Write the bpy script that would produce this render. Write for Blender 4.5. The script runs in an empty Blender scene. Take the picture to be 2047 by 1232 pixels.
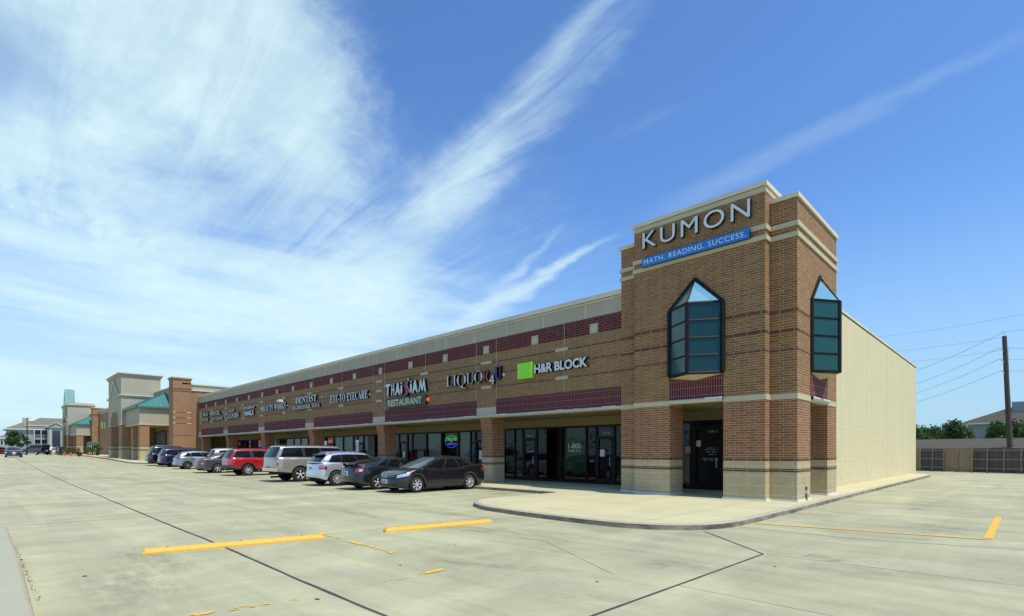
import bpy, bmesh, math, random
from mathutils import Vector, Matrix
R_ = math.radians
rnd = random.Random(7)
# ------------------------------------------------------------------ camera, world, sun
C = bpy.context.scene.collection
cam_d = bpy.data.cameras.new('camera'); cam = bpy.data.objects.new('camera', cam_d); C.objects.link(cam)
EYE = 1.65
cam.location = (0, 0, EYE); cam.rotation_euler = (R_(90), 0, R_(44.52))
cam_d.sensor_width = 36; cam_d.lens = 18.483; cam_d.shift_y = 0.1402; cam_d.clip_end = 5000
bpy.context.scene.camera = cam
FW = Vector((-.7012, .7130, 0)); RT = Vector((.7129, .7011, 0))

def pixdir(x, y):
    return (FW + RT*((x-1023.5)/1051) + Vector((0, 0, (903-y)/1051))).normalized()

SUN = Vector((.46, .016, .89)).normalized()
world = bpy.data.worlds.new('World'); bpy.context.scene.world = world; world.use_nodes = True
WT = world.node_tree; WT.nodes.clear()

class NX:
    """tiny expression helper for shader maths"""
    def __init__(s, nt): s.nt = nt
    def n(s, t, **k):
        o = s.nt.nodes.new(t)
        for a, b in k.items(): setattr(o, a, b)
        return o
    def put(s, sock, v):
        if isinstance(v, bpy.types.NodeSocket): s.nt.links.new(v, sock)
        else: sock.default_value = v
    def m(s, op, a, b=0.0, c=None, clamp=False):
        o = s.n('ShaderNodeMath', operation=op, use_clamp=clamp)
        s.put(o.inputs[0], a); s.put(o.inputs[1], b)
        if c is not None: s.put(o.inputs[2], c)
        return o.outputs[0]
    def dot(s, v, d):
        o = s.n('ShaderNodeVectorMath', operation='DOT_PRODUCT'); s.put(o.inputs[0], v); o.inputs[1].default_value = d
        return o.outputs['Value']
    def smooth(s, x, a, b):
        o = s.n('ShaderNodeMapRange', interpolation_type='SMOOTHSTEP')
        s.put(o.inputs[0], x); o.inputs[1].default_value = a; o.inputs[2].default_value = b
        return o.outputs[0]
    def noise(s, v, scale, detail=5, rough=.55, dist=0.0, lac=2.0):
        o = s.n('ShaderNodeTexNoise'); s.put(o.inputs['Vector'], v)
        o.inputs['Scale'].default_value = scale; o.inputs['Detail'].default_value = detail
        o.inputs['Roughness'].default_value = rough; o.inputs['Distortion'].default_value = dist
        return o.outputs[0]
    def mapping(s, v, loc=(0,0,0), rot=(0,0,0), sc=(1,1,1)):
        o = s.n('ShaderNodeMapping'); s.put(o.inputs[0], v)
        o.inputs[1].default_value = loc; o.inputs[2].default_value = rot; o.inputs[3].default_value = sc
        return o.outputs[0]
    def mix(s, f, a, b, bt='MIX'):
        o = s.n('ShaderNodeMix', data_type='RGBA', blend_type=bt)
        s.put(o.inputs[0], f)
        for sock, v in ((o.inputs[6], a), (o.inputs[7], b)):
            if isinstance(v, tuple): v = v if len(v) == 4 else (*v, 1)
            s.put(sock, v)
        return o.outputs[2]

def build_world():
    X = NX(WT)
    sky = X.n('ShaderNodeTexSky', sky_type='NISHITA'); sky.sun_disc = False
    sky.sun_elevation = math.asin(SUN.z); sky.sun_rotation = math.atan2(SUN.x, SUN.y)
    sky.air_density = 1.0; sky.dust_density = 0.6; sky.ozone_density = 1.5
    d = X.n('ShaderNodeTexCoord').outputs['Generated']
    z = X.dot(d, (0, 0, 1))
    # clear-sky tint and horizon haze
    hz = X.smooth(z, .42, -.02)
    base = X.mix(1.0, sky.outputs[0], (1.12, 1.62, 2.20), 'MULTIPLY')
    base = X.mix(X.m('MULTIPLY', hz, .80), base, (4.5, 6.9, 8.6))
    # cloud layer coordinates: project on a plane overhead
    zz = X.m('ADD', X.m('MAXIMUM', z, 0.0), .12)
    px = X.m('DIVIDE', X.dot(d, (1, 0, 0)), zz); py = X.m('DIVIDE', X.dot(d, (0, 1, 0)), zz)
    cb = X.n('ShaderNodeCombineXYZ'); X.put(cb.inputs[0], px); X.put(cb.inputs[1], py)
    P = cb.outputs[0]
    warp = X.noise(P, .9, 4, .55)
    n1 = X.noise(P, 1.1, 8, .6, .4)                                        # soft
    n2 = X.noise(X.mapping(P, (1, 3, 0), (0, 0, R_(38)), (.7, 4.5, 1)), 1.3, 8, .66, .5)      # wisps
    n3 = X.noise(X.mapping(P, (4, 1, 0), (0, 0, R_(-20)), (1, 3.2, 1)), 4.2, 7, .62, .6)      # ripples
    n4 = X.noise(X.mapping(P, (2, 7, 0), (0, 0, R_(12)), (1, 1, 1)), 9.0, 5, .6, .2)
    fe = X.noise(P, 3.2, 9, .68, .3)
    wob = X.m('ADD', X.m('SUBTRACT', warp, .5), X.m('MULTIPLY', X.m('SUBTRACT', fe, .5), .55))
    wob2 = X.m('ADD', X.m('SUBTRACT', n1, .5), X.m('MULTIPLY', X.m('SUBTRACT', fe, .5), .5))
    def streak(p0, p1, w0, w1, noise_amt=.06, soft=1.0, fade0=.06, fade1=.06):
        a = pixdir(*p0); b = pixdir(*p1)
        nrm = a.cross(b).normalized(); t = (b-a).normalized(); L = (b-a).length; ta = a.dot(t)
        dist = X.m('ADD', X.dot(d, nrm), X.m('MULTIPLY', wob, noise_amt))
        dist = X.m('ABSOLUTE', X.m('ADD', dist, X.m('MULTIPLY', wob2, noise_amt*.6)))
        along = X.m('DIVIDE', X.m('SUBTRACT', X.dot(d, t), ta), L)
        wd = X.m('ADD', w0, X.m('MULTIPLY', X.m('MAXIMUM', along, 0.0), w1-w0))
        r = X.m('DIVIDE', dist, wd)
        core = X.smooth(r, 1.0, 1.0-soft)
        e = X.m('MULTIPLY', X.smooth(along, -fade0, fade0), X.smooth(along, 1+fade1, 1-fade1))
        front = X.smooth(X.dot(d, tuple(a)), .2, .5)
        return X.m('MULTIPLY', X.m('MULTIPLY', core, e), front)
    def blob(p, r, soft=.6, sx=1.0, na=.12):
        c = pixdir(*p); up = Vector((0, 0, 1)); h = up.cross(c).normalized(); v = c.cross(h).normalized()
        a = X.m('DIVIDE', X.dot(d, tuple(h)), sx); b = X.dot(d, tuple(v))
        q = X.m('SQRT', X.m('ADD', X.m('MULTIPLY', a, a), X.m('MULTIPLY', b, b)))
        q = X.m('ADD', q, X.m('MULTIPLY', X.m('ADD', wob, wob2), na))
        m = X.smooth(q, r, r*(1-soft))
        return X.m('MULTIPLY', m, X.smooth(X.dot(d, tuple(c)), .1, .4))
    def mul(*a):
        r = a[0]
        for b in a[1:]: r = X.m('MULTIPLY', r, b)
        return r
    def mx(a, b): # screen
        return X.m('SUBTRACT', 1.0, X.m('MULTIPLY', X.m('SUBTRACT', 1.0, a, clamp=True), X.m('SUBTRACT', 1.0, b, clamp=True)))
    wis = X.smooth(n2, .30, .72); rip = X.smooth(n3, .38, .66); sof = X.smooth(n1, .30, .62); fine = X.smooth(n4, .3, .7)
    lo = X.m('ADD', .45, X.m('MULTIPLY', wis, .55))
    # horizontal strata near the horizon
    cz = X.n('ShaderNodeCombineXYZ'); X.put(cz.inputs[0], X.m('MULTIPLY', X.dot(d, tuple(RT)), 1.6)); X.put(cz.inputs[1], X.m('ADD', X.m('MULTIPLY', z, 15.0), X.m('MULTIPLY', X.dot(d, tuple(RT)), 1.2)))
    strat = X.smooth(X.noise(cz.outputs[0], 1.0, 6, .55, .6), .36, .66)
    left = X.smooth(X.dot(d, tuple(pixdir(150, 640))), .72, .95)
    gap = lambda m, g, k: X.m('MULTIPLY', m, X.m('SUBTRACT', 1.0, X.m('MULTIPLY', g, k)))
    big = mx(mul(blob((330, 130), .36, .50, 1.0, .26), X.m('ADD', .50, X.m('MULTIPLY', sof, .50))), mul(blob((450, 120), .24, .55, .95, .16), .75))
    big = mx(big, mul(blob((160, 250), .22, .8, 1.6, .25), .65))
    big = gap(big, blob((10, 105), .10, .9, 1.5, .10), .55)
    big = gap(big, blob((470, 420), .16, .9, 1.4, .16), .75)
    fan = X.smooth(X.noise(X.mapping(P, (6, 2, 0), (0, 0, R_(38)), (.55, 3.2, 1)), 2.2, 9, .68, .7), .30, .68)
    big = X.m('MULTIPLY', big, X.m('ADD', .76, X.m('MULTIPLY', fan, .26)))
    layers = [
        big,
        mul(streak((1275, -60), (640, 610), .016, .100, .09, 1.0, .04, .12), X.m('ADD', .16, X.m('MULTIPLY', wis, .42)), X.m('ADD', .75, X.m('MULTIPLY', fan, .6))),
        mul(streak((1240, 40), (900, 430), .045, .075, .16, 1.0, .2, .2), fan, .50),
        mul(streak((1010, 270), (820, 420), .055, .06, .10, 1.0, .2, .2), X.m('ADD', .35, X.m('MULTIPLY', fan, .35))),
        mul(blob((745, 600), .125, .90, 1.5, .10), .95),
        mul(streak((900, 400), (560, 660), .05, .12, .10, 1.0, .2, .2), lo, .60),
        mul(blob((520, 640), .20, .95, 2.4, .14), X.m('ADD', .3, X.m('MULTIPLY', strat, .7)), .85),
        mul(streak((1190, 505), (920, 650), .010, .036, .06, .95, .3, .2), lo, .85),
        mul(streak((1115, 480), (980, 600), .008, .02, .06, 1.0, .3, .2), lo, .5),
        mul(streak((1900, 140), (1330, 430), .014, .036, .05, 1.0, .6, .2), lo, .26),
        mul(streak((1500, 150), (1250, 260), .010, .02, .07, 1.0, .5, .4), wis, .22),
        mul(streak((-60, 340), (360, 560), .085, .05, .14, 1.0, .2, .2), rip, X.m('ADD', .35, X.m('MULTIPLY', fine, .65)), .95),
        mul(streak((-60, 455), (380, 575), .032, .030, .07, 1.0, .2, .2), .80),
        mul(blob((640, 330), .16, .9, 1.0, .14), wis, .60),
        mul(blob((560, 450), .30, .95, 1.7, .22), fan, .50),
        mul(X.smooth(z, .46, .16), left, strat, .92),
        mul(X.smooth(z, .38, .06), left, .42),
    ]
    cl = layers[0]
    for l in layers[1:]: cl = mx(cl, l)
    cl = X.m('MULTIPLY', cl, X.m('ADD', .80, X.m('MULTIPLY', fe, .38)), clamp=True)
    cl = X.m('MULTIPLY', cl, X.m('ADD', .88, X.m('MULTIPLY', fine, .12)), clamp=True)
    col = X.mix(X.m('MULTIPLY', cl, .94), base, (7.9, 10.2, 10.6))
    below = X.smooth(z, -.02, -.06)
    col = X.mix(below, col, (2.3, 2.2, 1.7))
    bg = X.n('ShaderNodeBackground'); X.put(bg.inputs[0], col); bg.inputs[1].default_value = .095
    out = X.n('ShaderNodeOutputWorld'); WT.links.new(bg.outputs[0], out.inputs[0])
build_world()
sd = bpy.data.lights.new('sun', 'SUN'); sd.energy = 3.9; sd.angle = R_(.53); sd.color = (1, .935, .80)
so = bpy.data.objects.new('sun', sd); C.objects.link(so); so.location = (60, 20, 80)
so.rotation_euler = SUN.to_track_quat('Z', 'Y').to_euler()
vs = bpy.context.scene.view_settings
vs.view_transform = 'Standard'; vs.look = 'None'; vs.exposure = 0.0; vs.gamma = 1
cy = bpy.context.scene.cycles
cy.max_bounces = 6; cy.transparent_max_bounces = 12; cy.caustics_reflective = False; cy.caustics_refractive = False
cy.use_denoising = True

# ------------------------------------------------------------------ helpers
def gz(x, y=0):
    t = min(1, max(0, (-25-x)/95)); return t*t*(3-2*t)

class MB:
    def __init__(s): s.v = []; s.f = []; s.uv = []; s.mi = []; s.mats = []; s.sm = []
    def mat(s, m):
        if m not in s.mats: s.mats.append(m)
        return s.mats.index(m)
    def face(s, pts, m, uv=None, smooth=False):
        b = len(s.v); s.v += [tuple(p) for p in pts]; s.f.append(list(range(b, b+len(pts))))
        if uv is None:
            a = Vector(pts[1])-Vector(pts[0]); c = Vector(pts[-1])-Vector(pts[0]); n = a.cross(c)
            ax = max(range(3), key=lambda i: abs(n[i]))
            if ax == 0: uv = [(p[1], p[2]) for p in pts]
            elif ax == 1: uv = [(p[0], p[2]) for p in pts]
            else: uv = [(p[0], p[1]) for p in pts]
        s.uv.append(uv); s.mi.append(s.mat(m)); s.sm.append(smooth)
    def grid(s, G, m, smooth=True, flip=False, uvf=None):
        b = len(s.v); nr = len(G); nc = len(G[0])
        for r in G:
            for p in r: s.v.append(tuple(p))
        mi = s.mat(m)
        for i in range(nr-1):
            for j in range(nc-1):
                q = [b+i*nc+j, b+i*nc+j+1, b+(i+1)*nc+j+1, b+(i+1)*nc+j]
                if flip: q.reverse()
                s.f.append(q); s.uv.append([(s.v[k][0], s.v[k][1]) for k in q] if uvf is None else [uvf(s.v[k]) for k in q]); s.mi.append(mi); s.sm.append(smooth)
    def box(s, x0, x1, y0, y1, z0, z1, m, skip='', mm=None):
        mm = mm or {}
        if x0 > x1: x0, x1 = x1, x0
        if y0 > y1: y0, y1 = y1, y0
        if z0 > z1: z0, z1 = z1, z0
        F = {'f': [(x0,y0,z0),(x1,y0,z0),(x1,y0,z1),(x0,y0,z1)], 'b': [(x1,y1,z0),(x0,y1,z0),(x0,y1,z1),(x1,y1,z1)],
             'l': [(x0,y1,z0),(x0,y0,z0),(x0,y0,z1),(x0,y1,z1)], 'r': [(x1,y0,z0),(x1,y1,z0),(x1,y1,z1),(x1,y0,z1)],
             't': [(x0,y0,z1),(x1,y0,z1),(x1,y1,z1),(x0,y1,z1)], 'd': [(x0,y1,z0),(x1,y1,z0),(x1,y0,z0),(x0,y0,z0)]}
        for k, q in F.items():
            if k in skip: continue
            s.face(q, mm.get(k, m))
    def tube(s, p0, p1, r0, r1, m, n=8, cap=True):
        p0 = Vector(p0); p1 = Vector(p1); d = (p1-p0).normalized()
        a = d.orthogonal().normalized(); b = d.cross(a)
        A = [p0+(a*math.cos(t)+b*math.sin(t))*r0 for t in [2*math.pi*i/n for i in range(n+1)]]
        B = [p1+(a*math.cos(t)+b*math.sin(t))*r1 for t in [2*math.pi*i/n for i in range(n+1)]]
        s.grid([A, B], m, True)
        if cap: s.face(list(reversed(A[:-1])), m, [(0,0)]*n); s.face(B[:-1], m, [(0,0)]*n)
    def build(s, name, parent=None, mod=None):
        me = bpy.data.meshes.new(name); me.from_pydata(s.v, [], s.f)
        ul = me.uv_layers.new(name='UVMap'); k = 0; flat = []
        for u in s.uv:
            for a in u: flat += [a[0], a[1]]
        ul.data.foreach_set('uv', flat)
        for m in s.mats: me.materials.append(m)
        me.polygons.foreach_set('material_index', s.mi); me.polygons.foreach_set('use_smooth', s.sm)
        me.update()
        o = bpy.data.objects.new(name, me); C.objects.link(o)
        if parent: o.parent = parent
        return o

def weld(o, d=.0005):
    bm = bmesh.new(); bm.from_mesh(o.data); bmesh.ops.remove_doubles(bm, verts=bm.verts, dist=d)
    bmesh.ops.recalc_face_normals(bm, faces=bm.faces); bm.to_mesh(o.data); bm.free(); return o

def thing(name, label, cat, loc=(0,0,0), rz=0, group=None):
    o = bpy.data.objects.new(name, None); C.objects.link(o); o.location = loc; o.rotation_euler = (0,0,rz)
    o.empty_display_size = .3
    return tag(o, label, cat, group)
def tag(o, label, cat, group=None):
    o['label'] = label; o['category'] = cat
    if group: o['group'] = group
    return o
def struct(o): o['kind'] = 'structure'; return o
def lbl(o, t): o['label'] = t; return o

# ------------------------------------------------------------------ materials
def newmat(name):
    m = bpy.data.materials.new(name); m.use_nodes = True; nt = m.node_tree
    b = nt.nodes['Principled BSDF']; return m, NX(nt), b
def plain(name, col, rough=.6, metal=0, spec=.5, noise=0, nscale=3, coat=0, emit=None, es=1):
    m, X, b = newmat(name)
    b.inputs['Roughness'].default_value = rough; b.inputs['Metallic'].default_value = metal
    b.inputs['Specular IOR Level'].default_value = spec; b.inputs['Coat Weight'].default_value = coat
    b.inputs['Coat Roughness'].default_value = .04
    b.inputs['Base Color'].default_value = (*col, 1)
    if noise:
        tc = X.n('ShaderNodeTexCoord').outputs['Object']
        n = X.noise(tc, nscale, 6, .6)
        c = X.mix(n, tuple(v*(1-noise) for v in col), tuple(min(1, v*(1+noise)) for v in col))
        X.put(b.inputs['Base Color'], c)
    if emit:
        b.inputs['Emission Color'].default_value = (*emit, 1); b.inputs['Emission Strength'].default_value = es
    return m
def streaks(X, amt=.12):
    """vertical weather streaks and blotches in UV metres"""
    uv = X.n('ShaderNodeUVMap').outputs[0]
    a = X.noise(X.mapping(uv, sc=(2.6, .22, 1)), 1.0, 5, .6); b = X.noise(uv, .55, 5, .6)
    f = X.m('ADD', X.m('MULTIPLY', X.m('SUBTRACT', a, .5), amt*2), X.m('MULTIPLY', X.m('SUBTRACT', b, .5), amt*2))
    return uv, X.m('ADD', 1.0, f)
def bright(X, col, f):
    cb = X.n('ShaderNodeCombineXYZ')
    for i in range(3): X.put(cb.inputs[i], f)
    return X.mix(1.0, col, cb.outputs[0], 'MULTIPLY')
def brickmat(name, c1, c2, mortar, bw=.298, rh=.0785, ms=.0052, off=.33, amt=.1, rot=False, bump=.25, tone=None):
    m, X, b = newmat(name)
    uv, f = streaks(X, amt)
    v = uv
    if rot: v = X.mapping(uv, rot=(0, 0, 0))
    t = X.n('ShaderNodeTexBrick'); X.put(t.inputs['Vector'], v)
    t.offset = off; t.offset_frequency = 2; t.squash = 1
    t.inputs['Color1'].default_value = (*c1, 1); t.inputs['Color2'].default_value = (*c2, 1); t.inputs['Mortar'].default_value = (*mortar, 1)
    t.inputs['Scale'].default_value = 1; t.inputs['Mortar Size'].default_value = ms; t.inputs['Mortar Smooth'].default_value = .15
    t.inputs['Bias'].default_value = 0; t.inputs['Brick Width'].default_value = bw; t.inputs['Row Height'].default_value = rh
    g = X.noise(X.mapping(uv, sc=(3.4, 12.7, 1)), 1.0, 3, .7)      # patches of odd bricks
    f2 = X.m('MULTIPLY', f, X.m('ADD', .80, X.m('MULTIPLY', g, .42)))
    X.put(b.inputs['Base Color'], bright(X, t.outputs[0], f2))
    b.inputs['Roughness'].default_value = .85; b.inputs['Specular IOR Level'].default_value = .25
    if bump:
        bp = X.n('ShaderNodeBump'); bp.inputs['Strength'].default_value = bump; bp.inputs['Distance'].default_value = .006
        X.put(bp.inputs['Height'], X.m('SUBTRACT', 1.0, t.outputs['Fac'])); X.put(b.inputs['Normal'], bp.outputs[0])
    return m
M = {}
M['brick_low'] = brickmat('brick_low', (.295,.130,.064), (.208,.088,.043), (.56,.44,.255), ms=.0055)
M['brick_up'] = brickmat('brick_up', (.285,.145,.064), (.198,.097,.042), (.54,.42,.23), ms=.0055)
M['brick_fac'] = brickmat('brick_fac', (.280,.158,.070), (.215,.118,.052), (.50,.39,.23))
M['brick_dark'] = brickmat('brick_dark', (.155,.066,.040), (.125,.055,.034), (.45,.37,.25), bw=.42, rh=.12, ms=.007, off=0)
M['brick_far'] = brickmat('brick_far', (.34,.187,.10), (.285,.155,.08), (.40,.28,.17))
M['maroon_brick'] = brickmat('maroon_brick', (.120,.026,.028), (.092,.020,.022), (.31,.19,.16), bw=.298, rh=.1)
M['maroon_tile'] = brickmat('maroon_tile', (.115,.025,.030), (.098,.021,.026), (.38,.24,.22), bw=.0835, rh=.253, ms=.0045, off=0)
M['cream_block'] = brickmat('cream_block', (.49,.405,.235), (.455,.375,.215), (.62,.58,.42), bw=.60, rh=.30, ms=.006, off=.5, bump=.1)
M['cmu'] = brickmat('cmu', (.665,.590,.360), (.648,.574,.350), (.50,.445,.25), bw=.405, rh=.203, ms=.0035, off=.5, amt=.07, bump=.3)
def wallmat(name, col, amt=.1, rough=.85):
    m, X, b = newmat(name); uv, f = streaks(X, amt)
    n = X.noise(uv, 60, 3, .6); f = X.m('MULTIPLY', f, X.m('ADD', .96, X.m('MULTIPLY', n, .08)))
    X.put(b.inputs['Base Color'], bright(X, (*col, 1), f)); b.inputs['Roughness'].default_value = rough
    b.inputs['Specular IOR Level'].default_value = .25
    return m
M['stucco'] = wallmat('stucco', (.42,.38,.28), .13)
M['stucco_far'] = wallmat('stucco_far', (.42,.385,.285), .08)
M['cream'] = wallmat('cream', (.53,.47,.32), .08)
M['coping'] = wallmat('coping', (.66,.60,.44), .15)
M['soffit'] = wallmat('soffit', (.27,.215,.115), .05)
M['lip'] = wallmat('lip', (.52,.51,.44), .15)
M['white_trim'] = plain('white_trim', (.72,.72,.68), .6)
M['frame'] = plain('frame', (.012,.010,.009), .5, 0, .25)
M['roof_flat'] = plain('roof_flat', (.35,.35,.33), .9)
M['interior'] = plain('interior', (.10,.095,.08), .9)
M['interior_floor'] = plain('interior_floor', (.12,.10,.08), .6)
M['teal_metal'] = plain('teal_metal', (.065,.225,.205), .5, .1, noise=.1, nscale=.7)
M['blind'] = plain('blind', (.42,.44,.38), .8)
M['paper'] = plain('paper', (.75,.77,.78), .7)

def glassmat(name, tint, refl=1.45, trans=.55):
    m, X, b = newmat(name); nt = m.node_tree
    fr = X.n('ShaderNodeFresnel'); fr.inputs[0].default_value = refl
    tr = X.n('ShaderNodeBsdfTransparent'); tr.inputs[0].default_value = (*[t*trans for t in tint], 1)
    gl = X.n('ShaderNodeBsdfGlossy'); gl.inputs['Roughness'].default_value = .015; gl.inputs[0].default_value = (.9,.95,.95,1)
    geo = X.n('ShaderNodeNewGeometry')
    mx = X.n('ShaderNodeMixShader'); X.put(mx.inputs[0], X.m('MULTIPLY', fr.outputs[0], X.m('SUBTRACT', 1.0, geo.outputs['Backfacing'])))
    nt.links.new(tr.outputs[0], mx.inputs[1]); nt.links.new(gl.outputs[0], mx.inputs[2])
    out = [n for n in nt.nodes if n.type == 'OUTPUT_MATERIAL'][0]; nt.links.new(mx.outputs[0], out.inputs[0])
    return m
M['shop_glass'] = glassmat('shop_glass', (.8,.9,.88), 1.45, .72)
M['bay_glass'] = plain('bay_glass', (.008,.070,.064), .06, .0, .42, noise=.25, nscale=1.5)
M['bay_glass_b'] = plain('bay_glass_b', (.008,.050,.062), .05, .0, .30, noise=.25, nscale=1.5)
M['sky_glass'] = plain('sky_glass', (.50,.80,.70), .08, .80, 1.0)

# concrete
def concrete(name, base, amt=.22, tint=(.9,.97,.82)):
    m, X, b = newmat(name)
    tc = X.n('ShaderNodeTexCoord').outputs['Object']
    big = X.noise(tc, .09, 5, .6, .5); mid = X.noise(tc, .55, 7, .65, .8); small = X.noise(tc, 9, 6, .7); grit = X.noise(tc, 110, 2, .6)
    st = X.noise(X.mapping(tc, rot=(0,0,R_(3)), sc=(.10, 1.3, 1)), 1.2, 6, .6, .6)   # wheel-track streaks along X
    s2 = X.noise(X.mapping(tc, rot=(0,0,R_(-20)), sc=(1.2, .16, 1)), .8, 6, .6, .6)
    f = X.m('ADD', 1.0, X.m('MULTIPLY', X.m('SUBTRACT', big, .5), amt*1.6))
    for s_, a in ((mid, amt*1.9), (small, amt*.7), (grit, amt*.95), (st, amt*1.5), (s2, amt*1.2)):
        f = X.m('ADD', f, X.m('MULTIPLY', X.m('SUBTRACT', s_, .5), a))
    # lighter bleached patches and dark stains
    bl = X.smooth(X.noise(X.mapping(tc, (7, 3, 0)), .38, 8, .7, 1.2), .58, .78)
    f = X.m('ADD', f, X.m('MULTIPLY', bl, .20))
    dk = X.smooth(X.noise(X.mapping(tc, (17, 31, 0)), .30, 7, .68, .6), .60, .82)
    f = X.m('SUBTRACT', f, X.m('MULTIPLY', dk, .30))
    vo = X.n('ShaderNodeTexVoronoi', feature='F1'); X.put(vo.inputs['Vector'], X.mapping(tc, (5, 2, 0), (0,0,0), (1, 1, 1))); vo.inputs['Scale'].default_value = .28
    dr = X.smooth(X.m('ADD', vo.outputs['Distance'], X.m('MULTIPLY', X.m('SUBTRACT', small, .5), .12)), .10, .02)
    f = X.m('SUBTRACT', f, X.m('MULTIPLY', dr, .20))
    sp = X.smooth(X.noise(X.mapping(tc, (3, 9, 0)), 5.5, 2, .5), .775, .80)
    f = X.m('SUBTRACT', f, X.m('MULTIPLY', sp, .30))
    c = X.mix(big, base, tuple(base[i]*tint[i] for i in range(3)))
    X.put(b.inputs['Base Color'], bright(X, c, f))
    b.inputs['Roughness'].default_value = .85; b.inputs['Specular IOR Level'].default_value = .3
    bp = X.n('ShaderNodeBump'); bp.inputs['Strength'].default_value = .35; bp.inputs['Distance'].default_value = .004
    X.put(bp.inputs['Height'], grit); X.put(b.inputs['Normal'], bp.outputs[0])
    return m
M['lot'] = concrete('lot', (.438,.408,.268), .40)
M['walk'] = concrete('walk', (.58,.535,.32), .18, (1.0,.98,.92))
M['island'] = concrete('island', (.43,.40,.31), .15)
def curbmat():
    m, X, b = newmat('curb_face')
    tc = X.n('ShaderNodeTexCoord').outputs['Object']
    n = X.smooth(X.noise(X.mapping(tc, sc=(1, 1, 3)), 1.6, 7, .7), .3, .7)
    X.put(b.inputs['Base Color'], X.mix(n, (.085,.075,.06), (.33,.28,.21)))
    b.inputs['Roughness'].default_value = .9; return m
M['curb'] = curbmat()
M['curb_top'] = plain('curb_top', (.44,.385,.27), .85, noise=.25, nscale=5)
M['curb_red'] = plain('curb_red', (.40,.10,.08), .8, noise=.3, nscale=3)
M['tar'] = plain('tar', (.055,.055,.05), .8, noise=.5, nscale=4)
M['joint'] = plain('joint', (.20,.205,.165), .9, noise=.3, nscale=6)
def wornpaint(name, col, lo, hi, sc=4):
    m, X, b = newmat(name); nt = m.node_tree
    tc = X.n('ShaderNodeTexCoord').outputs['Object']
    n = X.smooth(X.noise(tc, sc, 7, .7), lo, hi)
    n2 = X.noise(tc, 25, 5, .7)
    X.put(b.inputs['Base Color'], X.mix(n2, tuple(v*.85 for v in col), tuple(min(1, v*1.1) for v in col)))
    X.put(b.inputs['Alpha'], n); b.inputs['Roughness'].default_value = .7
    return m
M['yellow'] = plain('yellow', (.74,.41,.045), .6, noise=.22, nscale=12)
M['yellow_line'] = wornpaint('yellow_line', (.80,.47,.06), .26, .36, 3)
M['yellow_worn'] = wornpaint('yellow_worn', (.80,.50,.08), .50, .56, 2.4)
M['blue_worn'] = wornpaint('blue_worn', (.25,.40,.62), .42, .60, 1.5)
M['white_worn'] = wornpaint('white_worn', (.62,.63,.52), .40, .62, 3)

# ------------------------------------------------------------------ ground, lots and walks
def ground():
    xs = [-900,-600,-400,-300,-220,-180,-160,-150,-140,-130]+list(range(-124,0,4))+[0,5,10,20,40,80,160,400,900]
    ys = [-900,-400,-200,-100,-60,-40,-20,-10,-5,0,5,10,15,20,30,40,60,90,140,220,400,900]
    b = MB(); b.grid([[(x,y,gz(x)) for x in xs] for y in ys], M['lot'])
    struct(b.build('parking_lot'))
ground()
def strip(name, pts, w, m, z=.004, wob=0, kind=True, seg=.35):
    """a painted or tarred strip lying on the lot along a polyline"""
    P = []
    for a, c in zip(pts[:-1], pts[1:]):
        a = Vector(a); c = Vector(c); n = max(1, int((c-a).length/seg))
        P += [a+(c-a)*i/n for i in range(n)]
    P.append(Vector(pts[-1]))
    L = []; Rr = []
    off = 0
    for i, p in enumerate(P):
        t = (P[min(i+1, len(P)-1)]-P[max(i-1, 0)]).normalized(); nn = Vector((-t.y, t.x))
        off = off*.8+rnd.uniform(-wob, wob)
        q = p+nn*off; ww = w*(1+rnd.uniform(-.25, .25)*(1 if wob else 0))
        L.append((q.x+nn.x*ww/2, q.y+nn.y*ww/2, gz(q.x)+z)); Rr.append((q.x-nn.x*ww/2, q.y-nn.y*ww/2, gz(q.x)+z))
    b = MB(); b.grid([Rr, L], m, False); o = b.build(name)
    if kind: struct(o)
    return o
strip('pavement_joint', [(-1.0,2.88),(-4.6,2.87),(-6.6,2.89),(-10.2,3.0),(-15.8,3.05),(-25,3.2),(-60,3.4),(-150,3.6)], .045, M['tar'], wob=.006)
strip('pavement_joint', [(-3.16,2.0),(-3.10,5.5),(-3.05,8.86)], .035, M['tar'], .005, wob=.002)
strip('pavement_joint', [(-3.05,8.86),(-4.76,10.5)], .03, M['tar'], .006, wob=.002)
for pts, w in (([(-4.5,11.62),(-2.4,11.62),(-.05,12.3),(6,12.6)],.02), ([(-3.0,8.9),(8,9.2)],.012), ([(-16.1,.45),(-15.78,3.05),(-15.05,8.1),(-15.0,15.4)],.022),
               ([(-9.1,7.2),(-6.3,7.3),(-4.0,6.0)],.010), ([(-30.5,.5),(-30.2,15.4)],.02), ([(-45.5,.5),(-45.2,15.4)],.02), ([(-4.5,28),(8,28.6)],.03), ([(-4.5,20.5),(8,20.8)],.02), ([(-4.6,39),(8,40)],.03),
               ([(-16,9.2),(-62,9.4)],.014), ([(-10.0,3.0),(-9.7,9.8)],.010), ([(-1,6.0),(-3.1,6.05)],.008)):
    strip('pavement_joint', pts, w, M['joint'], .003, wob=.002)
def mark(name, x0, y0, x1, y1, w, mat, z=.009):
    return strip(name, [(x0,y0),(x1,y1)], w, mat, z)
mark('painted_line', -4.47, 12.50, -.56, 13.26, .115, M['yellow_line'])
mark('painted_line', -.55, 13.36, -.55, 18.0, .13, M['yellow_line'])
mark('painted_line', -10.45, 4.86, -7.3, 4.72, .10, M['yellow_worn'])
mark('painted_line', -5.82, 3.4, -5.84, 5.0, .11, M['yellow_worn'])
mark('painted_line', -6.05, 1.0, -5.82, 2.6, .11, M['yellow_worn'])
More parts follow.
